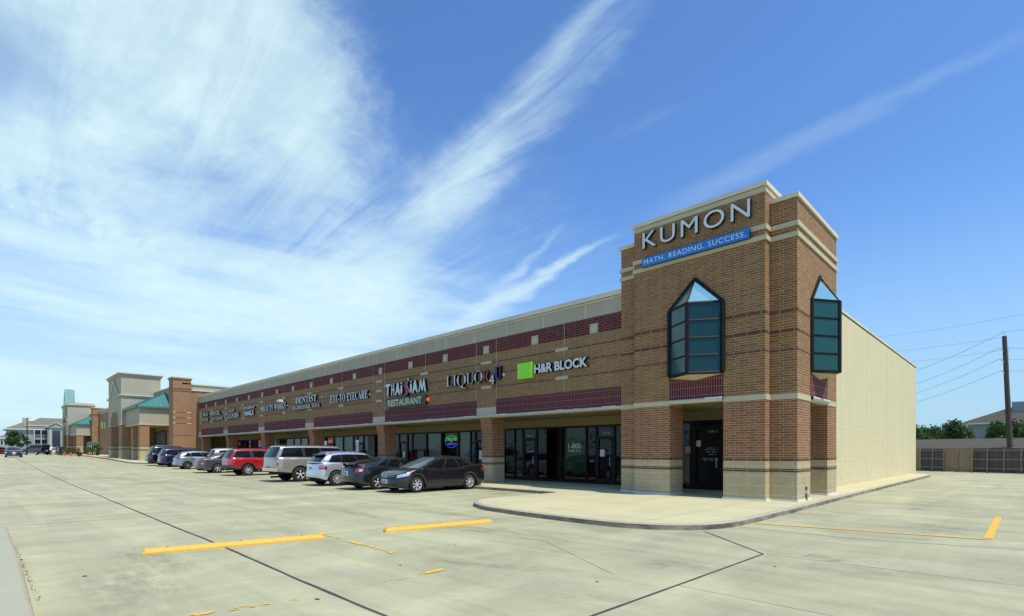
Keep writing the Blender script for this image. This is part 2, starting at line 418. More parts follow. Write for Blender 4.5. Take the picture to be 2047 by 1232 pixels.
for x in (-16.0, -18.9-.2, -22.0, -25.0, -29.0, -32.6, -35.6, -40.2, -44.3):
    mark('painted_line', x, 10.4, x, 15.3, .08, M['white_worn'] if x < -17 else M['yellow_worn'])
# blue accessible-bay paint: a ring and strokes per bay
def haccess(cx_, cy_):
    b = MB(); m = M['blue_worn']
    n = 18
    A = [(cx_+.55*math.cos(t), cy_+.45*math.sin(t)) for t in [2*math.pi*i/n for i in range(n+1)]]
    B = [(cx_+.42*math.cos(t), cy_+.33*math.sin(t)) for t in [2*math.pi*i/n for i in range(n+1)]]
    b.grid([[(*p, gz(p[0])+.008) for p in B], [(*p, gz(p[0])+.008) for p in A]], m, False)
    for x0, x1, y0, y1 in ((-.06,.10,.2,.95),(-.3,-.06,.5,.62),(-.25,-.1,.95,1.15)):
        b.face([(cx_+x0,cy_+y0,gz(cx_)+.010),(cx_+x1,cy_+y0,gz(cx_)+.010),(cx_+x1,cy_+y1,gz(cx_)+.010),(cx_+x0,cy_+y1,gz(cx_)+.010)], m)
    struct(b.build('painted_wheelchair_symbol'))
def stainmat(name, col, a):
    m, X, b = newmat(name); tc = X.n('ShaderNodeTexCoord').outputs['Object']; uv = X.n('ShaderNodeUVMap').outputs[0]
    sp = X.n('ShaderNodeSeparateXYZ'); X.put(sp.inputs[0], uv)
    def bump(v): return X.m('MULTIPLY', X.smooth(v, 0, .45), X.smooth(v, 1, .55))
    e = X.m('MULTIPLY', bump(sp.outputs[0]), bump(sp.outputs[1]))
    n = X.smooth(X.noise(X.mapping(tc, sc=(1.2,3.5,1)), 1.6, 7, .7), .32, .70)
    b.inputs['Base Color'].default_value = (*col, 1); b.inputs['Roughness'].default_value = .85
    X.put(b.inputs['Alpha'], X.m('MULTIPLY', X.m('MULTIPLY', e, n), a)); return m
M['stain'] = stainmat('stain', (.13,.13,.11), .26); M['rust_stain'] = stainmat('rust_stain', (.22,.14,.08), .4); M['bleach'] = stainmat('bleach', (.60,.60,.47), .30)
def stain(x, y, lx, ly, m, rz=0, z=.0065):
    c, s_ = math.cos(rz), math.sin(rz); P = [(-lx,-ly),(lx,-ly),(lx,ly),(-lx,ly)]
    b = MB(); b.face([(x+p*c-q*s_, y+p*s_+q*c, gz(x)+z) for p, q in P], M[m], [(0,0),(1,0),(1,1),(0,1)]); struct(b.build('pavement_stain'))
k_ = 0
for (x, y, lx, ly, m, rz) in [(-7.9,1.3,2.2,.8,'stain',0),(-9.5,1.9,2.0,.5,'stain',.1),(-14.6,14.3,1.0,.9,'stain',0),(-15.6,14.9,.8,.35,'rust_stain',0),(-14.4,15.1,.6,.25,'rust_stain',.1),(-8,7.6,2.6,.6,'stain',.25),(-5,8.3,2.4,.35,'bleach',.1),
        (-10.8,8.8,2.4,.45,'stain',.05),(-13.5,7.2,3.2,.4,'stain',-.1),(-9.2,3.9,1.5,.6,'bleach',.2),(-6.6,3.6,1.2,.5,'bleach',.1),(-19.5,6.5,5,.5,'stain',.02),(-24,8.6,6,.5,'stain',.0),(-13,5.0,2.2,.35,'bleach',.1),(-1.4,14.6,1.2,1.2,'stain',.9),
        (-1.6,8.6,1.6,.5,'stain',.3),(-3.6,7.1,.8,.6,'stain',0),(-2.2,22,1.1,5,'stain',0),(.2,26,.6,6,'stain',0),(-17.4,12.0,.6,2.0,'stain',0),(-20.6,11.0,.6,1.4,'stain',0),(-5.6,5.2,1.6,.25,'stain',.4),(-30,7.4,7,.7,'bleach',0),(-40,6.0,8,.6,'stain',0),(-4.2,4.9,.7,.5,'bleach',.3),(-18,4.4,3.5,.5,'bleach',.1)]:
    k_ += 1; stain(x, y, lx, ly, m, rz, .0052+k_*.00004)
# short arcs of skidded rubber
def skid(cx_, cy_, r0, a0, a1, n=5):
    for k in range(n):
        r = r0+k*.09; strip('skid_mark', [(cx_+r*math.cos(a0+(a1-a0)*t/8), cy_+r*math.sin(a0+(a1-a0)*t/8)) for t in range(9)], .035, M['skid'], .0075+k*.00005, seg=.2)
M['skid'] = wornpaint('skid', (.17,.17,.14), .40, .75, 5)
skid(-1.6, 14.3, .35, .2, 1.8); skid(-2.6, 8.1, 1.0, 1.0, 1.5, 4)
haccess(-31.0, 11.6); haccess(-34.2, 11.4)

def smoothpts(pts, n=4):
    out = []
    for i in range(len(pts)-1):
        p0 = Vector(pts[max(i-1,0)]); p1 = Vector(pts[i]); p2 = Vector(pts[i+1]); p3 = Vector(pts[min(i+2,len(pts)-1)])
        for k in range(n):
            t = k/n
            out.append(.5*((2*p1)+(p2-p0)*t+(2*p0-5*p1+4*p2-p3)*t*t+(3*p1-p0-3*p2+p3)*t**3))
    out.append(Vector(pts[-1])); return out
SW = .13
M['walk_joint'] = plain('walk_joint', (.36,.33,.22), .9)
def sidewalk():
    b = MB()
    # the curb outline from the facade corner round the flare and up the side drive
    outer = [(-25,15.5),(-18,15.5),(-13.3,15.48)]
    nook = smoothpts([(-13.3,15.48),(-12.75,15.3),(-12.62,14.6),(-12.66,13.0),(-12.72,12.0),(-12.55,11.2),(-12.1,10.62),(-11.3,10.15),(-10.5,9.93),(-9.1,9.77),(-7.2,9.70),(-6.2,9.80),(-5.45,10.12),(-4.95,10.62),(-4.66,11.25),(-4.56,12.0),(-4.53,13.2)], 5)
    line = [Vector(p) for p in outer[:-1]]+nook+[Vector(p) for p in ((-4.53,16),(-4.58,22.4),(-4.6,32.8))]+smoothpts([(-4.6,43.2),(-4.68,44.6),(-5.0,45.3),(-5.9,45.6)],3)
    n = len(line)
    inner = []
    for i, p in enumerate(line):
        t = (line[min(i+1,n-1)]-line[max(i-1,0)]).normalized(); nn = Vector((-t.y, t.x)); inner.append(p+nn*.15)
    e = .025
    def col(q, z): return (q.x, q.y, z)
    L0 = [col(p, -.02) for p in line]; L1 = [col(p+(q-p)*.08, SW-e) for p, q in zip(line, inner)]; L2 = [col(p+(q-p)*.25, SW-.004) for p, q in zip(line, inner)]; L3 = [col(q, SW) for q in inner]
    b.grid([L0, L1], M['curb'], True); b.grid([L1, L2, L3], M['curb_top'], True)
    b.face([(q.x, q.y, SW) for q in inner]+[(-5.9,26,SW),(-5.9,26,SW+.0001),(-5.9,20.6,SW),(-25,20.6,SW)], M['walk'])
    # long straight walk towards the anchor store, following the rise of the lot
    xs = list(range(-25, -65, -3))+[-64.4]
    fr = [(x,15.5) for x in xs]
    L0 = [(x,y,gz(x)-.02) for x,y in fr]; L1 = [(x,y+.012,gz(x)+SW-e) for x,y in fr]; L2 = [(x,y+.04,gz(x)+SW-.004) for x,y in fr]; L3 = [(x,y+.15,gz(x)+SW) for x,y in fr]; L4 = [(x,20.6,gz(x)+SW) for x,y in fr]
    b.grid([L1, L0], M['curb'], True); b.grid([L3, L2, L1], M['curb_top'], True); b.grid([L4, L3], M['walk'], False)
    # anchor-store walk
    pts = smoothpts([(-64.4,15.5),(-64.4,13.6),(-64.6,12.4),(-65.6,11.4),(-67.4,11.1)],4)+[Vector(p) for p in ((-72,11.2),(-78,11.4),(-80,11.45),(-92,11.5),(-102,11.5),(-106,11.5),(-120,11.5),(-150,11.5))]
    for a, c in zip(pts[:-1], pts[1:]):
        red = -104 < (a.x+c.x)/2 < -78
        A0 = (a.x,a.y,gz(a.x)-.02); A1 = (a.x,a.y+.02,gz(a.x)+SW); C0 = (c.x,c.y,gz(c.x)-.02); C1 = (c.x,c.y+.02,gz(c.x)+SW)
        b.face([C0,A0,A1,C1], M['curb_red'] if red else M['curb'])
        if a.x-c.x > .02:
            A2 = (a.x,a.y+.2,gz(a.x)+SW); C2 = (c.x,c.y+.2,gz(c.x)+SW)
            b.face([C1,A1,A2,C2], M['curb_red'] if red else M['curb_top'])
            b.face([C2,A2,(a.x,20.6,gz(a.x)+SW),(c.x,20.6,gz(c.x)+SW)], M['walk'])
    o = b.build('sidewalk'); struct(o)
sidewalk()
for pts in ([(-11.1,17.2),(-11.1,10.3)],[(-8.6,16.8),(-8.6,9.9)],[(-6.0,16.8),(-6.0,10.0)],[(-12.5,13.6),(-4.75,13.6)],[(-4.95,20.3),(-4.72,20.3)],[(-5.85,26),(-4.76,26)],[(-5.85,32),(-4.78,32)],[(-5.85,38),(-4.78,38)],[(-15.5,17.3),(-15.5,15.7)],[(-20.5,17.3),(-20.5,15.7)]):
    strip('walk_joint', pts, .010, M['walk_joint'], SW+.003, wob=.001)
def island():
    b = MB()
    top = smoothpts([(-15.3,-6),(-15.75,-.6),(-15.6,.05),(-15.1,.36),(-14.2,.42)],4)+[Vector((-10,.42)),Vector((-7.2,.38)),Vector((-4,.36)),Vector((2,.3))]
    z = .14
    b.grid([[(p.x,p.y+.03,-.02) for p in top],[(p.x,p.y,z-.02) for p in top],[(p.x,p.y-.05,z) for p in top]], M['curb_top'], True)
    b.face([(p.x,p.y-.05,z) for p in top]+[(2,-6,z)], M['island'])
    struct(weld(b.build('kerbed_island')))
    # crumbs of grit and leaf litter against its kerb
    g = MB()
    for i in range(120):
        x = rnd.uniform(-12.5, -7.8); y = .452+abs(rnd.gauss(0, .018)); s = rnd.uniform(.003,.009)
        c = rnd.choice(['tar','curb_top','joint'])
        g.box(x-s, x+s, y-s, y+s*1.3, .001, s*.8, M[c])
    o = g.build('grit'); o['kind'] = 'stuff'
island()
# low yellow rubber wheel stops
def stop(a, c, label):
    a = Vector(a); c = Vector(c); d = c-a; L = d.length
    t = thing('wheel_stop', label, 'wheel stop', (a.x, a.y, 0), math.atan2(d.y, d.x), 'yellow wheel stops on the lot')
    b = MB(); w = .095; h = .085
    prof = [(-w,0),(-w*.95,.03),(-w*.45,h),(w*.45,h),(w*.95,.03),(w,0)]
    R0 = [[(x,y,z) for y,z in prof] for x in (.03, L-.03)]
    b.grid(R0, M['yellow'], False, True)
    E0 = [(0,y,z*.5) for y,z in prof]; b.grid([E0, R0[0]], M['yellow'], False, True); b.grid([R0[1], [(L,y,z*.5) for y,z in prof]], M['yellow'], False, True)
    b.face([(x,y,z) for x,y,z in reversed(E0)], M['yellow']); b.face([(L,y,z*.5) for y,z in prof], M['yellow'])
    weld(b.build('body', t))
    for k in (.12, .5, .86):
        q = MB(); q.tube((L*k,0,h-.002),(L*k,0,h+.008),.016,.014,M['tar'],8); q.build('bolt', t)
stop((-10.16,1.86), (-9.58,4.62), 'long yellow wheel stop crossing the dark tar joint, nearest the camera')
stop((-9.42,5.85), (-8.93,8.36), 'yellow wheel stop in front of the raised corner walk, farther right')
# small litter on the lot
for x, y, sz, lab in [(-5.66,2.66,.03,'dark stone left of the tar joint near the bottom edge of the photo'),(-8.9,1.0,.035,'dark stone on the bare concrete below the left end of the near wheel stop'),
        (-3.9,5.5,.02,'tiny dark stone between the tar joint and the angled dark joint'),(-2.4,4.4,.035,'dark chip right of the angled dark joint, low in the photo'),(-1.62,3.2,.05,'large dark chip near the bottom right corner of the lot'),
        (-6.5,4.3,.02,'tiny dark stone beside the worn yellow paint scraps'),(-7.2,5.9,.015,'tiny dark stone below the right-hand wheel stop'),(-2.6,8.0,.02,'tiny dark stone just right of the point of the angled joint'),(-12.4,3.9,.02,'tiny dark stone beyond the near wheel stop')]:
    b = MB(); n = 7
    ring = [(x+sz*(1+rnd.uniform(-.3,.3))*math.cos(t)*1.3, y+sz*rnd.uniform(.6,1)*math.sin(t), .004) for t in [2*math.pi*k/n for k in range(n)]]
    b.face(ring, M['tar']); topc = (x, y, .012)
    for k in range(n): b.face([ring[k], ring[(k+1)%n], topc], M['tar'])
    tag(b.build('pebble'), lab, 'stone', 'small dark stones on the lot')
# ------------------------------------------------------------------ lettering
def text_obj(name, s, x0, x1, z0, z1, y, depth, face, side, parent, bold=0.0, keep=False, spacing=1.0, shear=0):
    """letters cut from sheet metal: each word one mesh, front face towards -Y, fitted to the box given"""
    cu = bpy.data.curves.new(name, 'FONT'); cu.body = s; cu.extrude = .5; cu.offset = bold; cu.resolution_u = 4; cu.space_character = spacing
    cu.shear = shear
    tmp = bpy.data.objects.new(name, cu); C.objects.link(tmp)
    dg = bpy.context.evaluated_depsgraph_get(); me = bpy.data.meshes.new_from_object(tmp.evaluated_get(dg))
    bpy.data.objects.remove(tmp); bpy.data.curves.remove(cu)
    vx = [v.co.x for v in me.vertices]; vy = [v.co.y for v in me.vertices]
    a0, a1, b0, b1 = min(vx), max(vx), min(vy), max(vy)
    me.materials.clear(); me.materials.append(face); me.materials.append(side)
    for p in me.polygons: p.material_index = 0 if p.normal.z > .5 else 1; p.use_smooth = False
    for v in me.vertices:
        c = v.co
        v.co = (x0+(c.x-a0)/(a1-a0)*(x1-x0), y-(c.z+.5)*depth, z0+(c.y-b0)/(b1-b0)*(z1-z0))
    me.name = name
    o = bpy.data.objects.new(name, me); C.objects.link(o); o.parent = parent
    return o
def serif(s):   # mathematical bold capitals: a serif face the built-in font falls back to
    return ''.join(chr(0x1D400+ord(c)-65) if 'A' <= c <= 'Z' else (chr(0x1D7CE+ord(c)-48) if c.isdigit() else c) for c in s)
M['letter'] = plain('letter', (.66,.72,.72), .5)
M['letter_side'] = plain('letter_side', (.012,.012,.013), .4)
M['sign_blue'] = plain('sign_blue', (.015,.19,.60), .35)
M['sign_green'] = plain('sign_green', (.24,.66,.03), .35, emit=(.24,.66,.03), es=.10)
M['sign_dkgreen'] = plain('sign_dkgreen', (.010,.045,.028), .5)
M['letter_cream'] = plain('letter_cream', (.46,.50,.32), .5)
M['letter_red'] = plain('letter_red', (.34,.03,.025), .5)
M['letter_navy'] = plain('letter_navy', (.035,.035,.12), .5)
M['ghost'] = plain('ghost', (.34,.19,.10), .85, noise=.2, nscale=2)

# ------------------------------------------------------------------ the shopping centre
Y0 = 17.4; YS = 17.3; YC = 16.91; XL, XR = -11.14, -4.976; CL, CR = -10.33, -5.754
YST = 20.4
shop = thing('shopping_centre', 'long brick retail strip with maroon bands and a square corner tower', 'building', (-11, 17, 0))
shop.location = (0, 0, 0)
pil = [-18.87, -28.65, -38.33, -47.8, -57.2]; XE = -66.3
def build_shop():
    W = MB()
    # upper facade wall
    W.box(XE, XL+.3, Y0, Y0+.4, 3.42, 7.06, M['brick_fac'], 't')
    W.build('brick_wall', shop)
    S = MB(); S.box(XE, XL+.3, Y0-.02, Y0+.42, 7.06, 7.70, M['stucco'], ''); S.build('parapet', shop)
    c = MB(); c.box(XE-.1, XL+.05, Y0-.09, Y0+.5, 7.72, 7.91, M['coping']); c.box(XE-.05, XL-.02, Y0-.05, Y0-.02, 7.64, 7.70, M['cream'])
    # rolled, sagging bead of flashing under the coping
    n = 260; xs = [XE+(XL-.35-XE)*i/n for i in range(n+1)]
    G = []
    rr = [rnd.uniform(.028, .045) for _ in xs]
    for k in range(7):
        t = math.pi*k/6-.3
        G.append([(x, Y0-.025-abs(math.sin(t))*r*1.3, 7.66+math.cos(t)*r*.9) for x, r in zip(xs, rr)])
    c.grid(G, M['coping'], True, True)
    c.build('coping', shop)
    for i in range(24):
        j = MB(); x = -12.9-i*2.28
        j.box(x, x+.035, Y0-.026, Y0-.02, 7.06, 7.64, M['coping'])
        j.build('parapet_joint', shop)
    b = MB(); b.box(XE, XL, Y0-.012, Y0, 6.41, 7.05, M['maroon_brick'], 'b'); b.build('maroon_band', shop)
    # medallion squares: one part each
    x = -12.47; k = 0
    while x > XE+1:
        s = MB(); s.box(x-.2, x+.2, Y0-.035, Y0-.012, 6.40, 6.80, M['stucco'])
        n = 20; ring = [(x+.15*math.cos(t), Y0-.04, 6.60+.15*math.sin(t)) for t in [2*math.pi*i/n for i in range(n)]]
        s.face(list(reversed(ring)), M['cream'])
        for i in range(n):
            a, c2 = ring[i], ring[(i+1)%n]; s.face([a, c2, (c2[0],Y0-.035,c2[2]), (a[0],Y0-.035,a[2])], M['letter_side'])
        s.build('medallion', shop); x -= 3.19; k += 1
    # dark dashed courses and cream blocks
    for z in (5.98, 5.40, 4.78):
        d = MB(); d.box(XE, XL, Y0-.004, Y0, z-.05, z+.05, M['brick_dark'], 'b'); d.build('dark_course', shop)
    mid = [-14.15]+[-23.95, -33.5, -43.0, -52.4, -61.8]
    for x in mid:
        for z in (5.98, 4.78): cb = MB(); cb.box(x-.34, x+.34, Y0-.010, Y0-.004, z-.06, z+.06, M['cream']); cb.build('cream_block', shop)
    for x in pil+[XE+.6]:
        for z in (5.98, 5.40, 4.78):
            if x == -18.87 and z == 5.40: continue
            cb = MB(); cb.box(x-.36, x+.36, Y0-.010, Y0-.004, z-.06, z+.06, M['cream']); cb.build('cream_block', shop)
    # control joints: thin light sealant lines
    for x in (-14.0, -18.15, -19.58, -23.8, -27.97, -29.3, -33.3, -37.65, -39.0, -43, -48.4):
        cj = MB(); cj.box(x-.008, x+.008, Y0-.016, Y0, 4.16, 7.04, M['letter_cream']); cj.build('control_joint', shop)
    # bays: tile panel, lip, soffit
    edges = [XL]+[v for p in pil for v in (p+.70, p-.70)]+[XE+.95]
    bays = [(edges[i], edges[i+1]) for i in range(0, len(edges), 2)]
    for x1, x0 in bays:
        t = MB(); t.box(x0, x1, Y0-.012, Y0, 3.42, 4.16, M['maroon_tile'], 'b'); t.build('tile_panel', shop)
    xs = [XE+(XL-XE)*i/170 for i in range(171)]
    lp = MB(); prof = [(.0,3.425),(-.05,3.425),(-.085,3.41),(-.10,3.37),(-.085,3.33),(-.03,3.30),(.3,3.30)]
    lp.grid([[(x, Y0+dy, z) for x in xs] for dy, z in prof], M['lip'], True, True); lp.build('canopy_lip', shop)
    # white slivers stand in for streaks of sun caught along the lip
    for x1, x0 in bays:
        L = x1-x0
        for a, w in ((.08,.11),(.30,.012),(.46,.05),(.92,.09)):
            xa = x1-L*(a+rnd.uniform(-.03,.03)); ww = L*w*rnd.uniform(.7,1.2)
            ch = MB(); ch.box(xa-ww/2, xa+ww/2, Y0-.104, Y0-.05, 3.395, 3.428, M['white_trim']); ch.build('lip_sun_streak', shop)
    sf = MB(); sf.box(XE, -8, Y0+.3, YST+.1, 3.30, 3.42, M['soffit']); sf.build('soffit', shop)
    # columns: front face recessed, curving out to meet the lintel
    for p in pil+[XE+.55]:
        x0, x1 = p-.40, p+.40
        if p == pil[0]: x0, x1 = -19.38, -18.60
        cm = MB(); g = gz(p)
        yf = Y0+.17; yb = Y0+.98
        cm.box(p-.70, p+.70, Y0-.010, Y0, 3.42, 3.80, M['cream'], 'b')
        zs = [.0+g, 1.02, 1.12, 1.36, 1.47, 2.3, 2.55, 2.75, 2.92, 3.06, 3.17, 3.25, 3.30]
        off = lambda z: 0 if z < 2.3 else -.15*((z-2.3)/1.0)**2.2
        for a, c2 in zip(zs[:-1], zs[1:]):
            m = M['cream_block'] if c2 <= 1.02 or (a, c2) == (1.12, 1.36) else (M['brick_dark'] if (a, c2) in ((1.02,1.12),(1.36,1.47)) else M['brick_low'])
            e = .004 if m is M['brick_dark'] else 0
            A = [(x0-e,yf+off(a)-e,a),(x1+e,yf+off(a)-e,a),(x1+e,yb,a),(x0-e,yb,a)]; B = [(x0-e,yf+off(c2)-e,c2),(x1+e,yf+off(c2)-e,c2),(x1+e,yb,c2),(x0-e,yb,c2)]
            for i in range(4):
                k = (i+1)%4; q = [A[i],A[k],B[k],B[i]]
                uv = [(v[0],v[2]) if i%2==0 else (v[1],v[2]) for v in q]; cm.face(q, m, uv)
        cm.build('column', shop)
    # end return wall at the far end of the arcade
    r = MB(); r.box(XE-.15, XE+.02, Y0, YST, 0, 3.42, M['brick_fac']); r.box(XE-.15, XE+.05, Y0-.02, Y0+.3, 3.3, 7.7, M['brick_far']); r.build('end_wall', shop)
    # header over the shopfronts, interior box
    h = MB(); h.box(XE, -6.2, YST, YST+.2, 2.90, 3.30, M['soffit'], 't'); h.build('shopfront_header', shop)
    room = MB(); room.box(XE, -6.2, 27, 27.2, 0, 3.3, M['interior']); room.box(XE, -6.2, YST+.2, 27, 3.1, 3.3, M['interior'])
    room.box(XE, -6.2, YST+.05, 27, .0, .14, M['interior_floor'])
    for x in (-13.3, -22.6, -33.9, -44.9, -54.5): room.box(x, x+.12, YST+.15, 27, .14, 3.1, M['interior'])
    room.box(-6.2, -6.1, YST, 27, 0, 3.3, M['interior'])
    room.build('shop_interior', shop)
    rf = MB(); rf.box(XE, -6.1, Y0+.4, 48.0, 7.0, 7.2, M['roof_flat']); rf.box(XE, -6.1, 47.9, 48.1, 0, 7.8, M['cmu']); rf.build('roof', shop)
    sw = MB(); sw.box(-6.1, -5.9, 21.7, 48.12, 0, 7.76, M['cmu'], 't'); sw.build('side_wall', shop)
    for y in (26.5, 31.9, 37.3, 42.7):
        cj = MB(); cj.box(-5.9, -5.897, y, y+.014, .13, 7.75, M['letter_cream']); cj.build('control_joint', shop)
    sc = MB(); sc.box(-6.2, -5.86, 21.7, 48.16, 7.80, 7.905, M['coping']); sc.box(-6.2, -5.892, 21.7, 48.14, 7.755, 7.80, M['frame'])
    sc.build('side_coping', shop)
build_shop()

def shopfront(xs, doors, trans, blinds=(), name='shopfront'):
    """mullions at xs; a door between the pairs of indices in doors"""
    f = MB(); fm = M['frame']; zt = 2.90; y0, y1 = YST-.02, YST+.10
    x0, x1 = min(xs), max(xs)
    z0 = .13+(gz((x0+x1)/2))
    f.box(x0-.05, x1+.05, y0, y1, zt-.09, zt, fm)
    f.box(x0-.05, x1+.05, y0, y1, z0-.1, z0+.10, fm)
    for x in xs: f.box(x-.05, x+.05, y0-.003, y1+.003, z0-.1, zt+.002, fm)
    fr = f.build(name, shop)
    g = MB(); g.face([(x0,YST+.03,z0),(x1,YST+.03,z0),(x1,YST+.03,zt),(x0,YST+.03,zt)], M['shop_glass']); g.build('glass', fr)
    for i in doors:
        a, c = sorted((xs[i], xs[i+1])); d = MB()
        d.box(a, c, y0-.01, y1+.01, trans, trans+.13, fm)
        for q in ((a+.05, a+.14), (c-.14, c-.05)): d.box(*q, y0-.012, y1+.012, z0, trans, fm)
        d.box(a, c, y0-.014, y1+.014, z0, z0+.28, fm)
        do = d.build('door', fr)
        hd = MB(); hd.tube((c-.2, y0-.06, 1.0), (c-.2, y0-.06, 1.4), .014, .014, M['letter'], 6); hd.box(c-.21, c-.19, y0-.06, y0, 1.0, 1.02, M['letter']); hd.box(c-.21, c-.19, y0-.06, y0, 1.38, 1.40, M['letter']); hd.build('door_handle', fr)
    for a, c, zb in blinds:
        q = MB(); n = int((c-a)/.12)
        for k in range(n):
            xa = a+(c-a)*k/n; xb = a+(c-a)*(k+.93)/n
            q.face([(xa,YST+.16,zb),(xb,YST+.20,zb),(xb,YST+.20,zt-.1),(xa,YST+.16,zt-.1)], M['blind'])
        q.build('window_blind', fr)
    return fr
def words(parent, s, x0, x1, z0, z1, col, y=YST+.022, depth=.004, **k):
    return text_obj('lettering', s, x0, x1, z0, z1, y, depth, col, col, parent, **k)
def poster(parent, x0, x1, z0, z1, m, y=YST+.05, name='poster'):
    b = MB(); b.box(x0, x1, y, y+.01, z0, z1, m); return b.build(name, parent)
M['poster_green'] = plain('poster_green', (.045,.10,.012), .7)
M['poster_black'] = plain('poster_black', (.012,.02,.012), .6)
M['tx_white'] = plain('tx_white', (.62,.68,.60), .7); M['tx_num'] = plain('tx_num', (.55,.60,.58), .7)
M['tx_green'] = plain('tx_green', (.07,.18,.03), .7)
M['neon_green'] = plain('neon_green', (.1,.8,.15), .5, emit=(.12,1,.2), es=.9)
M['neon_blue'] = plain('neon_blue', (.1,.1,.9), .5, emit=(.10,.12,1), es=1.6)
M['neon_red'] = plain('neon_red', (.9,.05,.03), .5, emit=(1,.08,.03), es=1.0)
M['bulb'] = plain('bulb', (1,.6,.2), .5, emit=(1,.55,.15), es=2.5)
f1 = shopfront([-20.67,-19.86,-19.25,-18.25,-16.65,-15.08,-14.5,-13.5,-11.2], [2, 6], 2.22)
words(f1, '11581-A', -19.0, -18.52, 2.42, 2.53, M['tx_num']); words(f1, '11581-B', -14.17, -13.78, 2.45, 2.57, M['tx_num'])
poster(f1, -16.45, -15.18, .65, 2.80, M['poster_green'], YST+.06); poster(f1, -16.30, -15.24, 1.45, 2.42, M['poster_black'], YST+.048)
words(f1, 'TAX', -16.2, -15.9, 2.26, 2.38, M['tx_green']); words(f1, 'courses', -16.2, -15.35, 2.08, 2.24, M['tx_green'])
words(f1, '1-800', -16.2, -15.42, 1.80, 2.05, M['tx_white'], bold=.01); words(f1, 'HRBLOCK', -16.2, -15.42, 1.62, 1.76, M['tx_white'])
poster(f1, -14.3, -14.05, 1.42, 1.74, M['paper'], YST+.01, 'notice'); poster(f1, -14.9, -14.65, 1.15, 1.26, M['blind'], YST+.035, 'notice')
poster(f1, -18.98, -18.52, 1.62, 1.68, M['paper'], YST+.035, 'notice')
f2 = shopfront([-31.66,-30.99,-29.96,-29.41,-27.82,-26.23,-24.63,-23.48,-23.05,-22.2,-21.3], [1, 8], 2.2, [(-27.75,-26.3,.4),(-24.55,-23.5,1.0),(-26.1,-24.7,2.3)])
poster(f2, -30.55, -30.25, 1.25, 1.62, M['paper'], YST+.01, 'notice'); poster(f2, -22.75, -22.45, 1.2, 1.72, M['paper'], YST+.01, 'notice')
poster(f2, -23.45, -23.1, 1.4, 2.1, plain('poster_blue', (.10,.22,.30), .7), YST+.04)
poster(f2, -29.0, -28.3, 1.2, 1.7, M['blind'], YST+.12, 'menu_board')
words(f2, '11577', -30.8, -30.3, 2.42, 2.53, M['tx_num'])
f3 = shopfront([-42.46,-41.84,-40.43,-38.91,-37.28,-36.68,-35.74,-34.14], [1, 5], 2.2, [(-40.35,-39.0,.5),(-38.8,-37.4,.5),(-36.6,-35.8,2.25),(-35.65,-34.3,.5)])
words(f3, 'OPEN', -41.45, -40.85, 2.35, 2.6, M['neon_red'])
f4 = shopfront([-53.0,-51.33,-50.76,-48.22,-46.76,-45.2], [1], 2.2, [(-52.9,-51.4,.6),(-48.1,-47.2,.6),(-46.7,-45.3,.9)])
f5 = shopfront([-63.6,-61.6,-60.4,-59.0,-57.2,-55.4], [1], 2.3)
for x, z, m in ((-59.3,2.62,'neon_blue'),(-59.3,2.22,'neon_red'),(-56.6,2.62,'neon_red'),(-56.6,2.28,'neon_blue'),(-62.6,2.5,'neon_red')):
    b = MB(); w = .35 if x > -62 else .15
    for k in range(3): b.box(x-w, x+w, YST+.05, YST+.06, z-.12+k*.11, z-.05+k*.11, M[m])
    b.build('neon_panel', f5)
# neon window sign: green word over a blue word, a red dot, an oval tube round them
nn = MB(); n = 30
ring = [(-25.37+.60*math.cos(t), YST+.07, 2.27+.37*math.sin(t)) for t in [2*math.pi*i/n for i in range(n+1)]]
for i in range(n): nn.tube(ring[i], ring[i+1], .010, .010, M['neon_green'] if i < n/2 else M['neon_blue'], 5, False)
nr = nn.build('neon_sign', f2)
text_obj('lettering', 'DINE IN', -25.80, -24.94, 2.32, 2.50, YST+.07, .01, M['neon_green'], M['neon_green'], nr, bold=-.022)
text_obj('lettering', 'CARRY OUT', -25.80, -24.94, 2.05, 2.19, YST+.07, .01, M['neon_blue'], M['neon_blue'], nr, bold=-.018)
poster(f2, -25.44, -25.30, 2.22, 2.29, M['neon_red'], YST+.06, 'neon_dot')
bb = MB(); bb.tube((-23.30,YST+.30,2.28),(-23.30,YST+.30,2.36),.05,.05,M['bulb'],8); bb.build('lamp_bulb', f2)
# dark recessed entry at the far end
b = MB(); b.box(-65.6, -63.7, YST-.02, YST, .3, 2.9, M['frame']); b.build('service_door', shop)

